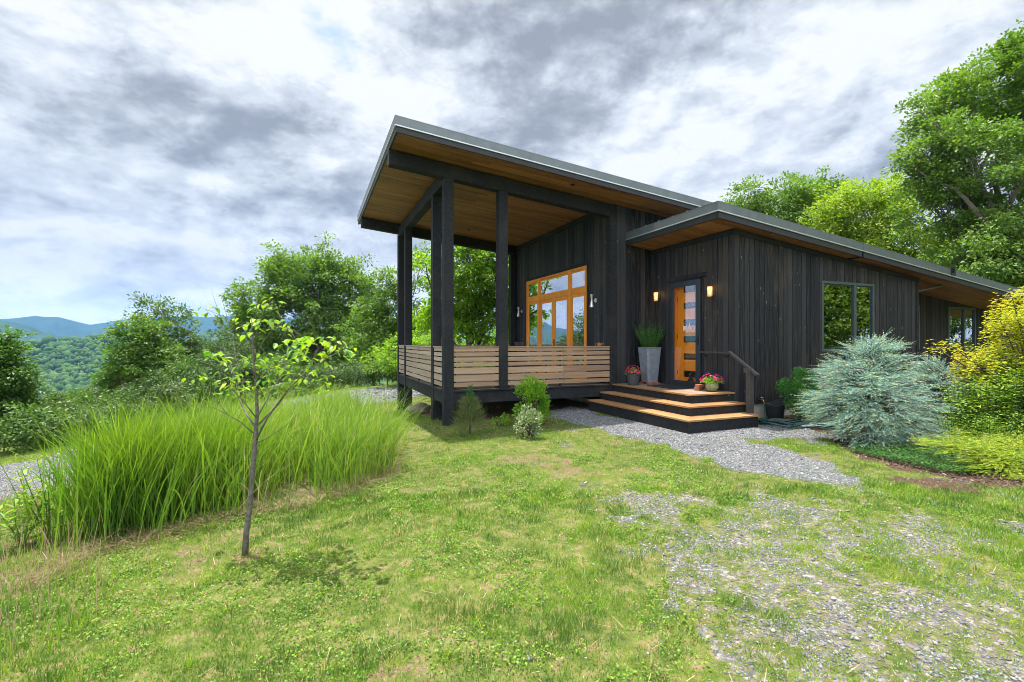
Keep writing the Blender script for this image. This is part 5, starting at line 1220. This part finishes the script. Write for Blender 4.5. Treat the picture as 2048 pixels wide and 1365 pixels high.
def cedar():
    b0 = on_ground(1790, 8.1); root = empty('blue_conifer', tuple(b0)); tag(root, 'big spreading silver-blue conifer shrub with layered branches in front of the wing', 'conifer shrub')
    lob = [(P(1745, 740, 8.2), (.55, .55)), (P(1690, 790, 7.8), (.55, .48)), (P(1770, 815, 7.5), (.66, .50)), (P(1880, 800, 8.2), (.58, .46)), (P(1905, 850, 8.0), (.46, .38)), (P(1725, 860, 7.4), (.42, .32)), (P(1690, 750, 8.3), (.40, .33)), (P(1830, 865, 7.4), (.48, .32)), (P(1750, 700, 8.4), (.30, .26)), (P(1865, 745, 8.5), (.28, .26)), (P(1650, 815, 7.9), (.30, .28))]
    f = MB(); PB, DD, LL = [], [], []; axis = P(1745, 800, 8.15); axisB = P(1885, 830, 8.1)
    for c, (rh, rv) in lob:
        f.tube([b0 + (0, 0, -.05), (b0 + c) / 2 + rng.normal(size=3) * .08, c], [.045, .03, .018], 7)
        for i in range(int(160 * (rh / .6))):
            q_ = rand_dirs(1)[0]; tip = c + q_ * np.array((rh, rh, rv)) * rng.uniform(.7, 1.1)
            am = (axis if np.linalg.norm((c - axis)[:2]) < np.linalg.norm((c - axisB)[:2]) else axisB) * .5 + c * .5; ax = np.array((am[0] + rng.normal() * .10, am[1] + rng.normal() * .10, b0[2] + .15 + rng.uniform(.5, .85) * (tip[2] - b0[2])))
            od = tip - ax; Ld = np.linalg.norm(od); od /= Ld
            if np.dot(q_, od) < -.25: continue
            bow = .10 * Ld; m_ = 13
            f.tube([ax, ax + od * Ld * .5 + (0, 0, bow * .8), tip], [.010, .006, .002], 4, cap=False)
            s_ = np.cross(od, (0, 0, 1)); s_ /= np.linalg.norm(s_) + 1e-6
            for j in range(m_):
                t = 1 - min(.9, .75 / Ld) * rng.uniform(0, 1) ** 1.1; p0 = ax + od * Ld * t + np.array((0, 0, bow * math.sin(t * 3.14)))
                dr = od * np.array((1, 1, .6)) + s_ * rng.uniform(-.85, .85) + np.array((0, 0, rng.uniform(-.10, .16))); PB.append(p0); DD.append(dr / np.linalg.norm(dr)); LL.append(rng.uniform(.10, .27))
            PB.append(tip - od * .05); DD.append(od * (1, 1, .5) + (0, 0, rng.uniform(-.1, .15))); LL.append(rng.uniform(.16, .32))
    f.build('branch', M['twig'], root, smooth=True)
    PB, DD, LL = np.array(PB), np.array(DD), np.array(LL)
    shoots_mesh('foliage', PB, DD, LL * 1.05, .017, 36, 'L_cedar', root, width=.36, droop=.10)
cedar()
def juniper(label, spots, n, R, z0=.0, name='golden_juniper'):
    px, py, d = spots[0]; c0 = P(px, py, d); c_, d_ = w2c(c0[0], c0[1]); b0 = np.array((c0[0], c0[1], float(ground_z(c_, d_)))); root = empty(name, tuple(b0)); tag(root, label, 'juniper', 'low golden junipers at the right edge')
    PB, DD, LL = [], [], []; f = MB()
    for (px, py, d) in spots:
        c = P(px, py, d); f.tube([b0 + (0, 0, -.03), (b0 + c) / 2, c], [.02, .012, .006], 5)
        for i in range(n // len(spots)):
            a = rng.uniform(0, 6.28); rr = R * math.sqrt(rng.uniform(0, 1)); p0 = c + np.array((math.cos(a) * rr, math.sin(a) * rr, rng.uniform(-.07, .05) - .05 * (rr / R) ** 2))
            dr = np.array((math.cos(a), math.sin(a), rng.uniform(-.05, .5))) + np.array((-sn, -cs, 0)) * .25 + np.array((-cs, sn, 0)) * .8; PB.append(p0); DD.append(dr / np.linalg.norm(dr)); LL.append(rng.uniform(.10, .26))
    f.build('branch', M['twig'], root)
    shoots_mesh('foliage', np.array(PB), np.array(DD), np.array(LL), .026, 26, 'L_juniper', root, fan=True, droop=.1, width=.26)
juniper('low golden yellow juniper spreading beside the ground cover at the right edge', [(1905, 885, 6.3), (1955, 893, 6.2), (2010, 905, 6.0), (1965, 872, 6.6), (2035, 885, 6.2), (2060, 915, 5.9), (2120, 895, 6.0), (2030, 868, 6.7), (1990, 925, 5.9)], 2200, .26)
juniper('small tip of golden juniper at the right picture edge, lowest of the yellow sprays', [(2075, 955, 5.6), (2120, 960, 5.5)], 260, .2)
# golden maple at the right edge
def maple():
    b0 = on_ground(2090, 7.9); root = empty('golden_maple', tuple(b0)); tag(root, 'yellow-leaved Japanese maple with layered branches at the right edge', 'maple tree'.replace('Japanese ', ''))
    tiers = [(2025, 598, .22), (2060, 585, .3), (2000, 640, .2), (2040, 640, .42), (2090, 660, .5), (1950, 705, .24), (2005, 715, .34), (2050, 705, .45), (1900, 690, .12), (1960, 745, .30), (2030, 760, .42), (2100, 740, .5), (2110, 600, .4), (1930, 735, .2), (2025, 670, .26), (1990, 780, .25), (2060, 800, .35), (2000, 755, .3), (2050, 770, .4), (2090, 800, .4), (2030, 620, .35), (2070, 625, .45), (2020, 690, .35), (2080, 690, .5), (2030, 655, .3), (2045, 735, .4), (1950, 722, .25), (1870, 695, .1)]
    f = MB(); Pb, Dd, Nn, rn, Ll = [], [], [], [], []
    fork = b0 + np.array((0, 0, .5)); f.tube([b0 - (0, 0, .05), b0 + (.02, 0, .25), fork], [.055, .045, .04], 8)
    for (px, py, R) in tiers:
        c = P(px, py, 7.8 + rng.uniform(-.35, .35)); f.tube([fork, (fork + c) / 2 + (0, 0, -.05), c], [.022, .014, .006], 6)
        k = int(620 * (R / .35) ** 1.8)
        a = rng.uniform(0, 6.283, k); r = R * np.sqrt(rng.uniform(0, 1, k)) * (.75 + .5 * vnoise(a * 1.6, a * 0 + px, 3)); hol = vnoise(a * 2.3 + px, r * 9, 19) > .28; a, r = a[hol], r[hol]; k = len(a); p0 = c + np.stack([np.cos(a) * r, np.sin(a) * r, -.35 * (r / R) ** 2 * R + np.sin(a * 3 + px) * .05 + rng.normal(size=k) * .055], -1)
        th = a + rng.normal(size=k) * .8
        for s_ in (-.75, -.38, 0, .38, .75):
            Pb.append(p0); Dd.append(np.stack([np.cos(th + s_), np.sin(th + s_), -.25 + rng.normal(size=k) * .1], -1)); Nn.append(np.tile((0, 0, 1.), (k, 1)) + rng.normal(size=(k, 3)) * .15); Ll.append(np.full(k, .044 - .012 * abs(s_)) * rng.uniform(.8, 1.2, k))
            rn.append(np.clip(.12 + .55 * rng.uniform(0, 1, k) * (r / R) + .22 * (px < 1960) + .22 * (700 - py) / 120 * (py < 700) + .05, 0, 1))
        for j in range(9):
            a_ = rng.uniform(0, 6.28); f.tube([c, c + np.array((math.cos(a_) * R * .5, math.sin(a_) * R * .5, .01)), c + np.array((math.cos(a_) * R * .9, math.sin(a_) * R * .9, -.08 * R))], [.005, .0035, .002], 4, cap=False)
    Pb, Dd, Nn, rn, Ll = map(np.concatenate, (Pb, Dd, Nn, rn, Ll)); V, F = kites(Pb, Dd, Nn, Ll, Ll * .3)
    np_mesh('crown', V, F, M['L_maple'], root, rnd=rn); f.build('trunk', M['twig'], root, smooth=True)
maple()
# perennials between
def perennial(px, py, d, h, n, label, mat='L_peren', leaf=.09):
    c0 = P(px, py, d); c_, d_ = w2c(c0[0], c0[1]); b0 = np.array((c0[0], c0[1], float(ground_z(c_, d_)))); root = empty('leafy_perennial', tuple(b0)); tag(root, label, 'perennial', 'leafy perennials behind the golden juniper')
    f = MB(); Pb, Dd, Ll = [], [], []
    for s in range(n):
        a = rng.uniform(0, 6.28); r = rng.uniform(0, .28); top = b0 + np.array((math.cos(a) * r, math.sin(a) * r, h * rng.uniform(.7, 1.05))); st_ = b0 + np.array((math.cos(a) * r * .4, math.sin(a) * r * .4, 0))
        f.tube([st_, (st_ + top) / 2, top], [.005, .004, .002], 4, cap=False); t = np.linspace(.2, 1, 30); an = np.arange(30) * 2.4 + a
        Pb.append(st_ + (top - st_) * t[:, None]); Dd.append(np.stack([np.cos(an), np.sin(an), rng.uniform(-.3, .45, 30)], -1)); Ll.append(leaf * 1.35 * (1.15 - .55 * t) * rng.uniform(.8, 1.2, 30))
    Pb, Dd, Ll = map(np.concatenate, (Pb, Dd, Ll)); V, F = kites(Pb, Dd, np.tile((0, 0, 1.), (len(Pb), 1)) + rng.normal(size=Pb.shape) * .2, Ll, Ll * .34)
    np_mesh('foliage', V, F, M[mat], root, rnd=rng.uniform(0, 1, len(Pb))); f.build('stem', M['L_cover'], root)
perennial(1930, 830, 7.1, 1.0, 34, 'leafy green perennial between the blue conifer and the yellow maple')
perennial(1945, 815, 7.5, 1.1, 40, 'leafy green perennial close to the wall, behind the one beside the conifer')
perennial(2010, 800, 7.6, 1.35, 44, 'tall yellow-green perennial rising into the lower branches of the maple')
perennial(1990, 830, 7.0, 1.15, 40, 'leafy green perennial under the yellow maple, middle one of its row')
perennial(2050, 830, 6.9, 1.2, 40, 'leafy green perennial at the right picture edge under the yellow maple')
perennial(1975, 860, 6.7, .62, 40, 'lower dark green perennial directly above the golden juniper', leaf=.06)
perennial(2040, 850, 6.7, .72, 34, 'green perennial behind the right end of the golden juniper', leaf=.06)
perennial(1910, 860, 7.0, .55, 34, 'short green perennial at the right foot of the blue conifer', leaf=.05)
# ground cover
q = scatter_poly([g2(*p, .1) for p in ((1700, 905), (1780, 925), (1860, 945), (1930, 955), (1990, 950), (2060, 960), (2100, 930), (1950, 905), (1850, 890), (1740, 885))], 22000); n = len(q)
x, y = c2w(q[:, 0], q[:, 1]); hgt = .03 + .09 * fbm(q[:, 0] * 3, q[:, 1] * 3, 201, 3); z = ground_z(q[:, 0], q[:, 1]) + hgt * rng.uniform(.3, 1.2, n); th = rng.uniform(0, 6.28, n)
V, F = kites(np.stack([x, y, z], -1), np.stack([np.cos(th), np.sin(th), rng.uniform(-.2, .6, n)], -1), np.array((0, 0, 1.)) + rng.normal(size=(n, 3)) * .3, .024, .017)
tag(np_mesh('ground_cover', V, F, M['L_cover'], rnd=rng.uniform(0, 1, n)), kind='stuff')
# boxwood between steps and conifer
b0 = on_ground(1600, 9.75); bush('boxwood_shrub', 'glossy dark green shrub against the wall between bucket and blue conifer', b0, .44, .038, 10000, 'L_box', H=1.12, lumps=26, shape=.6)
# small plants in front of the deck
b0 = on_ground(940, 9.0)
root = empty('dwarf_conifer', tuple(b0)); tag(root, 'small bronze-green conifer with a fresh green tip by the corner post', 'conifer'); PB, DD, LL = [], [], []; f = MB()
for i in range(950):
    t = rng.uniform(0, 1) ** .8; hh = .08 + .60 * t; R0 = .36 * (1 - t) ** .7 + .05; a = rng.uniform(0, 6.28); r = R0 * rng.uniform(.1, .9)
    PB.append(b0 + np.array((math.cos(a) * r, math.sin(a) * r, hh))); dr = np.array((math.cos(a), math.sin(a), .55)); DD.append(dr / np.linalg.norm(dr)); LL.append(rng.uniform(.06, .15))
f.tube([b0 - (0, 0, .03), b0 + (0, 0, .6), b0 + (.01, 0, .92)], [.02, .012, .004], 6)
shoots_mesh('foliage', np.array(PB), np.array(DD), np.array(LL), .026, 20, 'L_conifer', root, tipcol=False, droop=-.1)
PB, DD, LL = [], [], []
for i in range(110):
    t = rng.uniform(0, 1); a = rng.uniform(0, 6.28); PB.append(b0 + np.array((math.cos(a) * .06 * (1 - t), math.sin(a) * .06 * (1 - t), .56 + .34 * t))); dr = np.array((math.cos(a), math.sin(a), 1.)); DD.append(dr / np.linalg.norm(dr)); LL.append(rng.uniform(.05, .12) * (1.2 - t * .6))
shoots_mesh('new_growth', np.array(PB), np.array(DD), np.array(LL), .03, 18, 'L_confresh', root, tipcol=False, droop=-.1); f.build('trunk', M['twig'], root)
bush('green_shrub', 'bright green rounded shrub in front of the deck fascia', on_ground(1062, 9.7), .42, .062, 3400, 'L_shrub', H=1.0, lumps=20, shape=.5, stems=14)
bush('variegated_shrub', 'small pale variegated shrub standing in front of the bright green one', on_ground(1058, 8.5), .30, .055, 700, 'L_varieg', H=.52, lumps=14, shape=.6, stems=12)
bush('ground_plant', 'low green weed at the deck edge between the conifer and the bright shrub', on_ground(1000, 9.9), .2, .05, 260, 'L_shrub', cat='plant', H=.25, lumps=6)
# ------------------------------------------------------------------ planters and pots on the landing
LZ = .69
def planter():
    t = empty('tall_planter', (5.06, -.42, LZ)); tag(t, 'tall tapered grey concrete planter on the landing left of the door', 'planter')
    f = MB(); x, y, z = 5.06, -.42, LZ + .05
    def sq(w, ch, z): return [(x + a * w, y + b * w, z) for a, b in ((-1, -1 + ch), (-1 + ch, -1), (1 - ch, -1), (1, -1 + ch), (1, 1 - ch), (1 - ch, 1), (-1 + ch, 1), (-1, 1 - ch))]
    rings = [(.15, 0), (.215, .82), (.222, .83), (.222, .85), (.205, .85), (.20, .76)]; vs = []
    for w, dz in rings: vs += sq(w, .22, z + dz)
    fs = [(i * 8 + k, i * 8 + (k + 1) % 8, (i + 1) * 8 + (k + 1) % 8, (i + 1) * 8 + k) for i in range(len(rings) - 1) for k in range(8)] + [tuple(range(7, -1, -1)), tuple(len(vs) - 8 + k for k in range(8))]
    f.add(vs, fs); f.build('pot', M['planter'], t, bevel=.004)
    b = MB(); b.box(x - .16, x - .02, y - .17, y - .06, LZ, LZ + .05); b.box(x + .02, x + .16, y - .17, y - .06, LZ, LZ + .05); b.box(x - .16, x + .16, y + .06, y + .17, LZ, LZ + .05); b.build('brick_feet', M['brick'], t)
    p = empty('upright_herb', (x, y, z + .80)); tag(p, 'upright feathery green plant growing from the tall grey planter', 'plant'); PB, DD, LL = [], [], []; s = MB()
    for i in range(80):
        a = rng.uniform(0, 6.28); r = .2 * math.sqrt(rng.uniform(0, 1)); dr = np.array((math.cos(a) * r * 3.4, math.sin(a) * r * 3.4, 1.)); dr /= np.linalg.norm(dr); L = rng.uniform(.32, .56)
        p0 = np.array((x + math.cos(a) * r * .6, y + math.sin(a) * r * .6, z + .80)); PB.append(p0 + dr * .06); DD.append(dr); LL.append(L); s.tube([p0, p0 + dr * L], [.004, .002], 4, cap=False)
    shoots_mesh('foliage', np.array(PB), np.array(DD), np.array(LL), .052, 46, 'L_rosemary', p, tipcol=False, droop=-.25, width=.26); s.build('stem', M['L_rosemary'], p)
planter()
def flowerpot(nm, label, prof, c, mat, blm, R, H, lp, sx=1):
    t = empty(nm, c); tag(t, label, 'flower pot', 'flower pots on the landing'); f = MB(); f.lathe(prof, c, 28); f.build('pot', M[mat], t, smooth=True)
    top = max(z for r, z in prof); p = empty('flowering_plant', (c[0], c[1], c[2] + top - .03)); tag(p, lp, 'flowers'); n = 1100
    q = rand_dirs(n); q[:, 2] = np.abs(q[:, 2]); Pb = np.array((c[0], c[1], c[2] + top)) + q * rng.uniform(.3, 1, n)[:, None] * np.array((R * sx, R, H * .8)) + (0, 0, -.02)
    V, F = kites(Pb, q + rng.normal(size=q.shape) * .5, np.array((0, 0, .8)) + rng.normal(size=q.shape) * .5, rng.uniform(.02, .045, n), .016); np_mesh('foliage', V, F, M['L_shrub' if blm == 'L_bloom' else 'L_walnut'], p, rnd=rng.uniform(0, 1, n))
    nb = 70; q = rand_dirs(nb); q[:, 2] = np.abs(q[:, 2]) * .9 + .15; q = unit(q); C = np.array((c[0], c[1], c[2] + top)) + q * np.array((R * 1.05 * sx, R * 1.05, H)); VV, FF, off = [], [], 0
    for k in range(5):
        a = k * 1.2566 + rng.uniform(0, 6, nb); s1 = unit(np.cross(q, np.array((0., .1, 1.)))); s2 = np.cross(q, s1); dr = s1 * np.cos(a)[:, None] + s2 * np.sin(a)[:, None] + q * .35; V, F = kites(C, dr, q, rng.uniform(.022, .034, nb), .026, fold=.1, wide=.65); VV.append(V); FF.append(F + off); off += len(V)
    np_mesh('blooms', np.vstack(VV), np.vstack(FF), M[blm], p, rnd=np.tile(rng.uniform(0, 1, nb), 5))
flowerpot('flower_pot', 'round dark grey pot left of the tall planter', [(.12, 0), (.135, .02), (.15, .24), (.155, .27), (.14, .27), (.135, .22)], (4.50, -.52, LZ), 'potdark', 'L_bloomred', .19, .20, 'red and pink flowers spilling from the dark grey pot')
flowerpot('flower_pot', 'squat green glazed pot right of the door, at the landing corner', [(.07, 0), (.10, .02), (.135, .09), (.13, .15), (.105, .185), (.115, .20), (.10, .20), (.09, .17)], (5.10, -2.38, LZ), 'celadon', 'L_bloom', .21, .17, 'magenta flowers in the green glazed pot', sx=1.15)
f = MB(); f.obox((5.02, -2.10, LZ + .031), (.10, .055, .031), rz=.25); b1 = f.build('brick', M['brick'], bevel=.004); tag(b1, 'lower red brick beside the green glazed pot', 'brick', 'loose bricks on the landing')
f = MB(); f.obox((5.03, -2.12, LZ + .0945), (.10, .055, .031), rz=.1); b1 = f.build('brick', M['brick'], bevel=.004); tag(b1, 'upper red brick lying on another beside the green pot', 'brick', 'loose bricks on the landing')
f = MB(); f.obox((4.98, -1.27, LZ + .008), (.31, .46, .008)); 
for i in range(16): f.obox((4.98, -1.27 - .45 + .06 * i, LZ + .018), (.29, .008, .003))
tag(f.build('doormat', M['mat'], bevel=.004), 'black ribbed rubber doormat in front of the orange door', 'doormat')
# ------------------------------------------------------------------ cat behind the storm glass
def cat():
    import bmesh
    x, y, z = WX + .034, -1.40, DZ + .024; t = empty('cat', (x, y, z)); tag(t, 'black cat sitting behind the storm door glass', 'cat')
    J = {'hip': (x + .0, y + .05, z + .07), 'chest': (x - .005, y, z + .17), 'neck': (x - .01, y - .01, z + .225), 'head': (x - .02, y - .012, z + .268), 'fl1': (x - .02, y - .035, z + .11), 'ff1': (x - .03, y - .037, z + .012), 'fl2': (x - .02, y + .02, z + .11), 'ff2': (x - .03, y + .02, z + .012), 'rump': (x + .01, y + .085, z + .045), 'hk': (x - .01, y + .075, z + .02), 'hf': (x - .025, y + .05, z + .012), 't1': (x + .02, y + .12, z + .02), 't2': (x + .0, y + .16, z + .015), 't3': (x - .03, y + .15, z + .012)}
    R = {'hip': .058, 'chest': .048, 'neck': .032, 'head': .037, 'fl1': .018, 'ff1': .014, 'fl2': .018, 'ff2': .014, 'rump': .05, 'hk': .03, 'hf': .015, 't1': .018, 't2': .012, 't3': .008}
    E_ = [('hip', 'chest'), ('chest', 'neck'), ('neck', 'head'), ('chest', 'fl1'), ('fl1', 'ff1'), ('chest', 'fl2'), ('fl2', 'ff2'), ('hip', 'rump'), ('rump', 'hk'), ('hk', 'hf'), ('rump', 't1'), ('t1', 't2'), ('t2', 't3')]
    ks = list(J); me = bpy.data.meshes.new('body'); me.from_pydata([tuple(np.array(J[k]) - (x, y, z)) for k in ks], [(ks.index(a), ks.index(b)) for a, b in E_], [])
    o = bpy.data.objects.new('body', me); COL.objects.link(o); o.parent = t; sk = o.modifiers.new('skin', 'SKIN'); o.modifiers.new('sub', 'SUBSURF').levels = 2; o.modifiers['sub'].render_levels = 2
    for i, k in enumerate(ks): me.skin_vertices[0].data[i].radius = (R[k], R[k])
    me.skin_vertices[0].data[0].use_root = True; me.materials.append(M['fur'])
    e = MB(); h = Vector(J['head'])
    for s in (-1, 1): e.add([tuple(h + Vector(v)) for v in ((-.01, s * .034, .015), (.012, s * .034, .015), (0, s * .008, .028), (-.002, s * .030, .066))], [(0, 1, 3), (1, 2, 3), (2, 0, 3), (0, 2, 1)])
    e.build('ear', M['fur'], t)
    q = MB()
    for s in (-1, 1): q.lathe([(.001, -.006), (.006, -.004), (.0075, 0), (.006, .004), (.001, .006)], (h.x - .030 - (s < 0) * .004, h.y + s * .016 - .008, h.z + .006), 8)
    q.build('eyes', simple('pale cat eye', (.5, .52, .35), .2), t)
cat()
# ------------------------------------------------------------------ deck furniture
def deck_chair(x, y, rz, label):
    t = empty('deck_chair', (x, y, DZ), rz); tag(t, label, 'chair', 'weathered deck chairs behind the railing')
    cr, sr = math.cos(rz), math.sin(rz); T = lambda a, b, c: (x + a, y + b, DZ + c)
    f = MB()
    for i in range(5): f.obox(T(-.24 + .12 * i, .0, .38 + .01 * i), (.05, .27, .011), ry=-.05)
    f.build('seat', M['teak'], t)
    f = MB()
    for i in range(5): f.obox(T(-.36, -.2 + .1 * i, .72), (.012, .045, .33), ry=-.28)
    f.obox(T(-.44, 0, 1.0), (.018, .27, .035), ry=-.28); f.build('backrest', M['teak'], t)
    for sx in (-.26, .24):
        for sy in (-.28, .28): g = MB(); g.box(x + sx - .025, x + sx + .025, y + sy - .025, y + sy + .025, DZ, DZ + (.37 if sx < 0 else .58)); g.build('leg', M['teak'], t)
    for sy in (-.29, .29): g = MB(); g.obox(T(-.02, sy, .60), (.33, .045, .012)); g.build('armrest', M['teak'], t)
deck_chair(3.0, 1.9, 0, 'weathered grey deck chair showing just over the railing by the patio door')
deck_chair(3.1, 3.4, 0, 'weathered grey deck chair farther back on the porch, its top above the railing')
def ornament():
    t = MB(); c = Vector((3.93, .06, 1.66))
    for i in range(9):
        a = rng.uniform(0, 3.14); b = rng.uniform(0, 3.14); r = rng.uniform(.025, .042); u = Vector((math.cos(a), math.sin(a) * .3, math.sin(b) * .6)).normalized(); v = u.orthogonal().normalized()
        o_ = c + Vector((rng.uniform(-.06, .06), 0, rng.uniform(-.005, .015))); t.tube([o_ + (u * math.cos(k * .63) + v * math.sin(k * .63)) * r for k in range(11)], .004, 5)
    for s in (-1, 1): t.tube([c + Vector((s * .03, 0, 0)), c + Vector((s * .10, 0, .045)), c + Vector((s * .13, 0, .0)), c + Vector((s * .12, 0, -.035))], .004, 5)
    tag(t.build('wire_ornament', M['brass']), 'small curled golden wire ornament standing on the railing near the wall', 'ornament')
ornament()
# ------------------------------------------------------------------ tap, hose, bucket, rock
tp = empty('garden_tap', (6.13, WY, .50)); tag(tp, 'brass garden tap on the black wall right of the steps', 'tap')
f = MB(); f.tube([(6.13, WY, .50), (6.13, WY - .10, .50), (6.13, WY - .13, .44)], [.014, .014, .012], 8); f.tube([(6.13, WY - .07, .50), (6.13, WY - .07, .54)], .007, 6); f.lathe([(.034, .54), (.036, .548), (.03, .556)], (6.13, WY - .07, 0), 12); f.build('valve', M['brass'], tp, smooth=True)
def hose():
    cc0, dd0 = w2c(6.2, -3.4); gz = float(ground_z(cc0, dd0)); pts = [(6.13, WY - .13, .44), (6.13, WY - .14, .38), (6.10, WY - .17, .22), (6.06, WY - .25, gz + .06)]
    for i in range(150):
        a = -i * 2 * math.pi / 22 + 2.4; k = i / 150; cx, cy = 6.02 + .10 * math.sin(i * .11), -3.62 + .08 * math.cos(i * .13); ra, rb = .70 + .12 * math.sin(i * .29), .24 + .10 * math.sin(i * .37)
        u, v = ra * math.cos(a), rb * math.sin(a); th = -1.0 + .12 * math.sin(i * .07)
        px_, py_ = cx + u * math.cos(th) - v * math.sin(th), cy + u * math.sin(th) + v * math.cos(th); c_, d_ = w2c(px_, py_)
        pts.append((px_, py_, float(ground_z(c_, d_)) + .016 + .030 * k + .016 * (1 + math.sin(i * 1.7))))
    P2 = [Vector(p) for p in pts]; sm = []
    for i in range(len(P2) - 1):
        for t in (0, .33, .66):
            p0, p1, p2, p3 = P2[max(0, i - 1)], P2[i], P2[i + 1], P2[min(len(P2) - 1, i + 2)]
            sm.append(.5 * ((2 * p1) + (p2 - p0) * t + (2 * p0 - 5 * p1 + 4 * p2 - p3) * t * t + (3 * p1 - p0 - 3 * p2 + p3) * t ** 3))
    f = MB(); f.tube(sm, .016, 7); tag(f.build('garden_hose', M['hose'], smooth=True), 'dark green garden hose lying in loose coils on the gravel', 'hose')
hose()
bx, by = 6.30, -2.90; c_, d_ = w2c(bx, by); gz = float(ground_z(c_, d_))
bk_ = empty('bucket', (bx, by, gz)); tag(bk_, 'black plastic bucket with a tilted lid by the foundation', 'bucket')
f = MB(); f.lathe([(.15, 0), (.155, .01), (.185, .31), (.192, .33), (.178, .33), (.17, .28)], (bx, by, gz), 28); f.build('body', M['plastic'], bk_, smooth=True)
f = MB(); f.obox((bx + .09, by - .01, gz + .36), (.10, .13, .012), ry=-.45); f.build('lid', M['plastic'], bk_, bevel=.01)
def rock(px, d, s, label):
    v, f_ = ico(3); b0 = on_ground(px, d); r = 1 + .35 * (fbm(v[:, 0] * 2 + 5, v[:, 1] * 2 + v[:, 2] * 2, 31, 4) - .5) * 2; V = v * r[:, None] * np.array((s, s * .8, s * .55)) + b0 + (0, 0, s * .3)
    o = np_mesh('rock', V, f_, M['rock'], smooth=False); tag(o, label, 'rock', 'rocks under the deck')
rock(842, 13.6, .34, 'big brown rock under the far left end of the deck'); rock(872, 13.3, .16, 'small dark rock beside the big one under the deck')
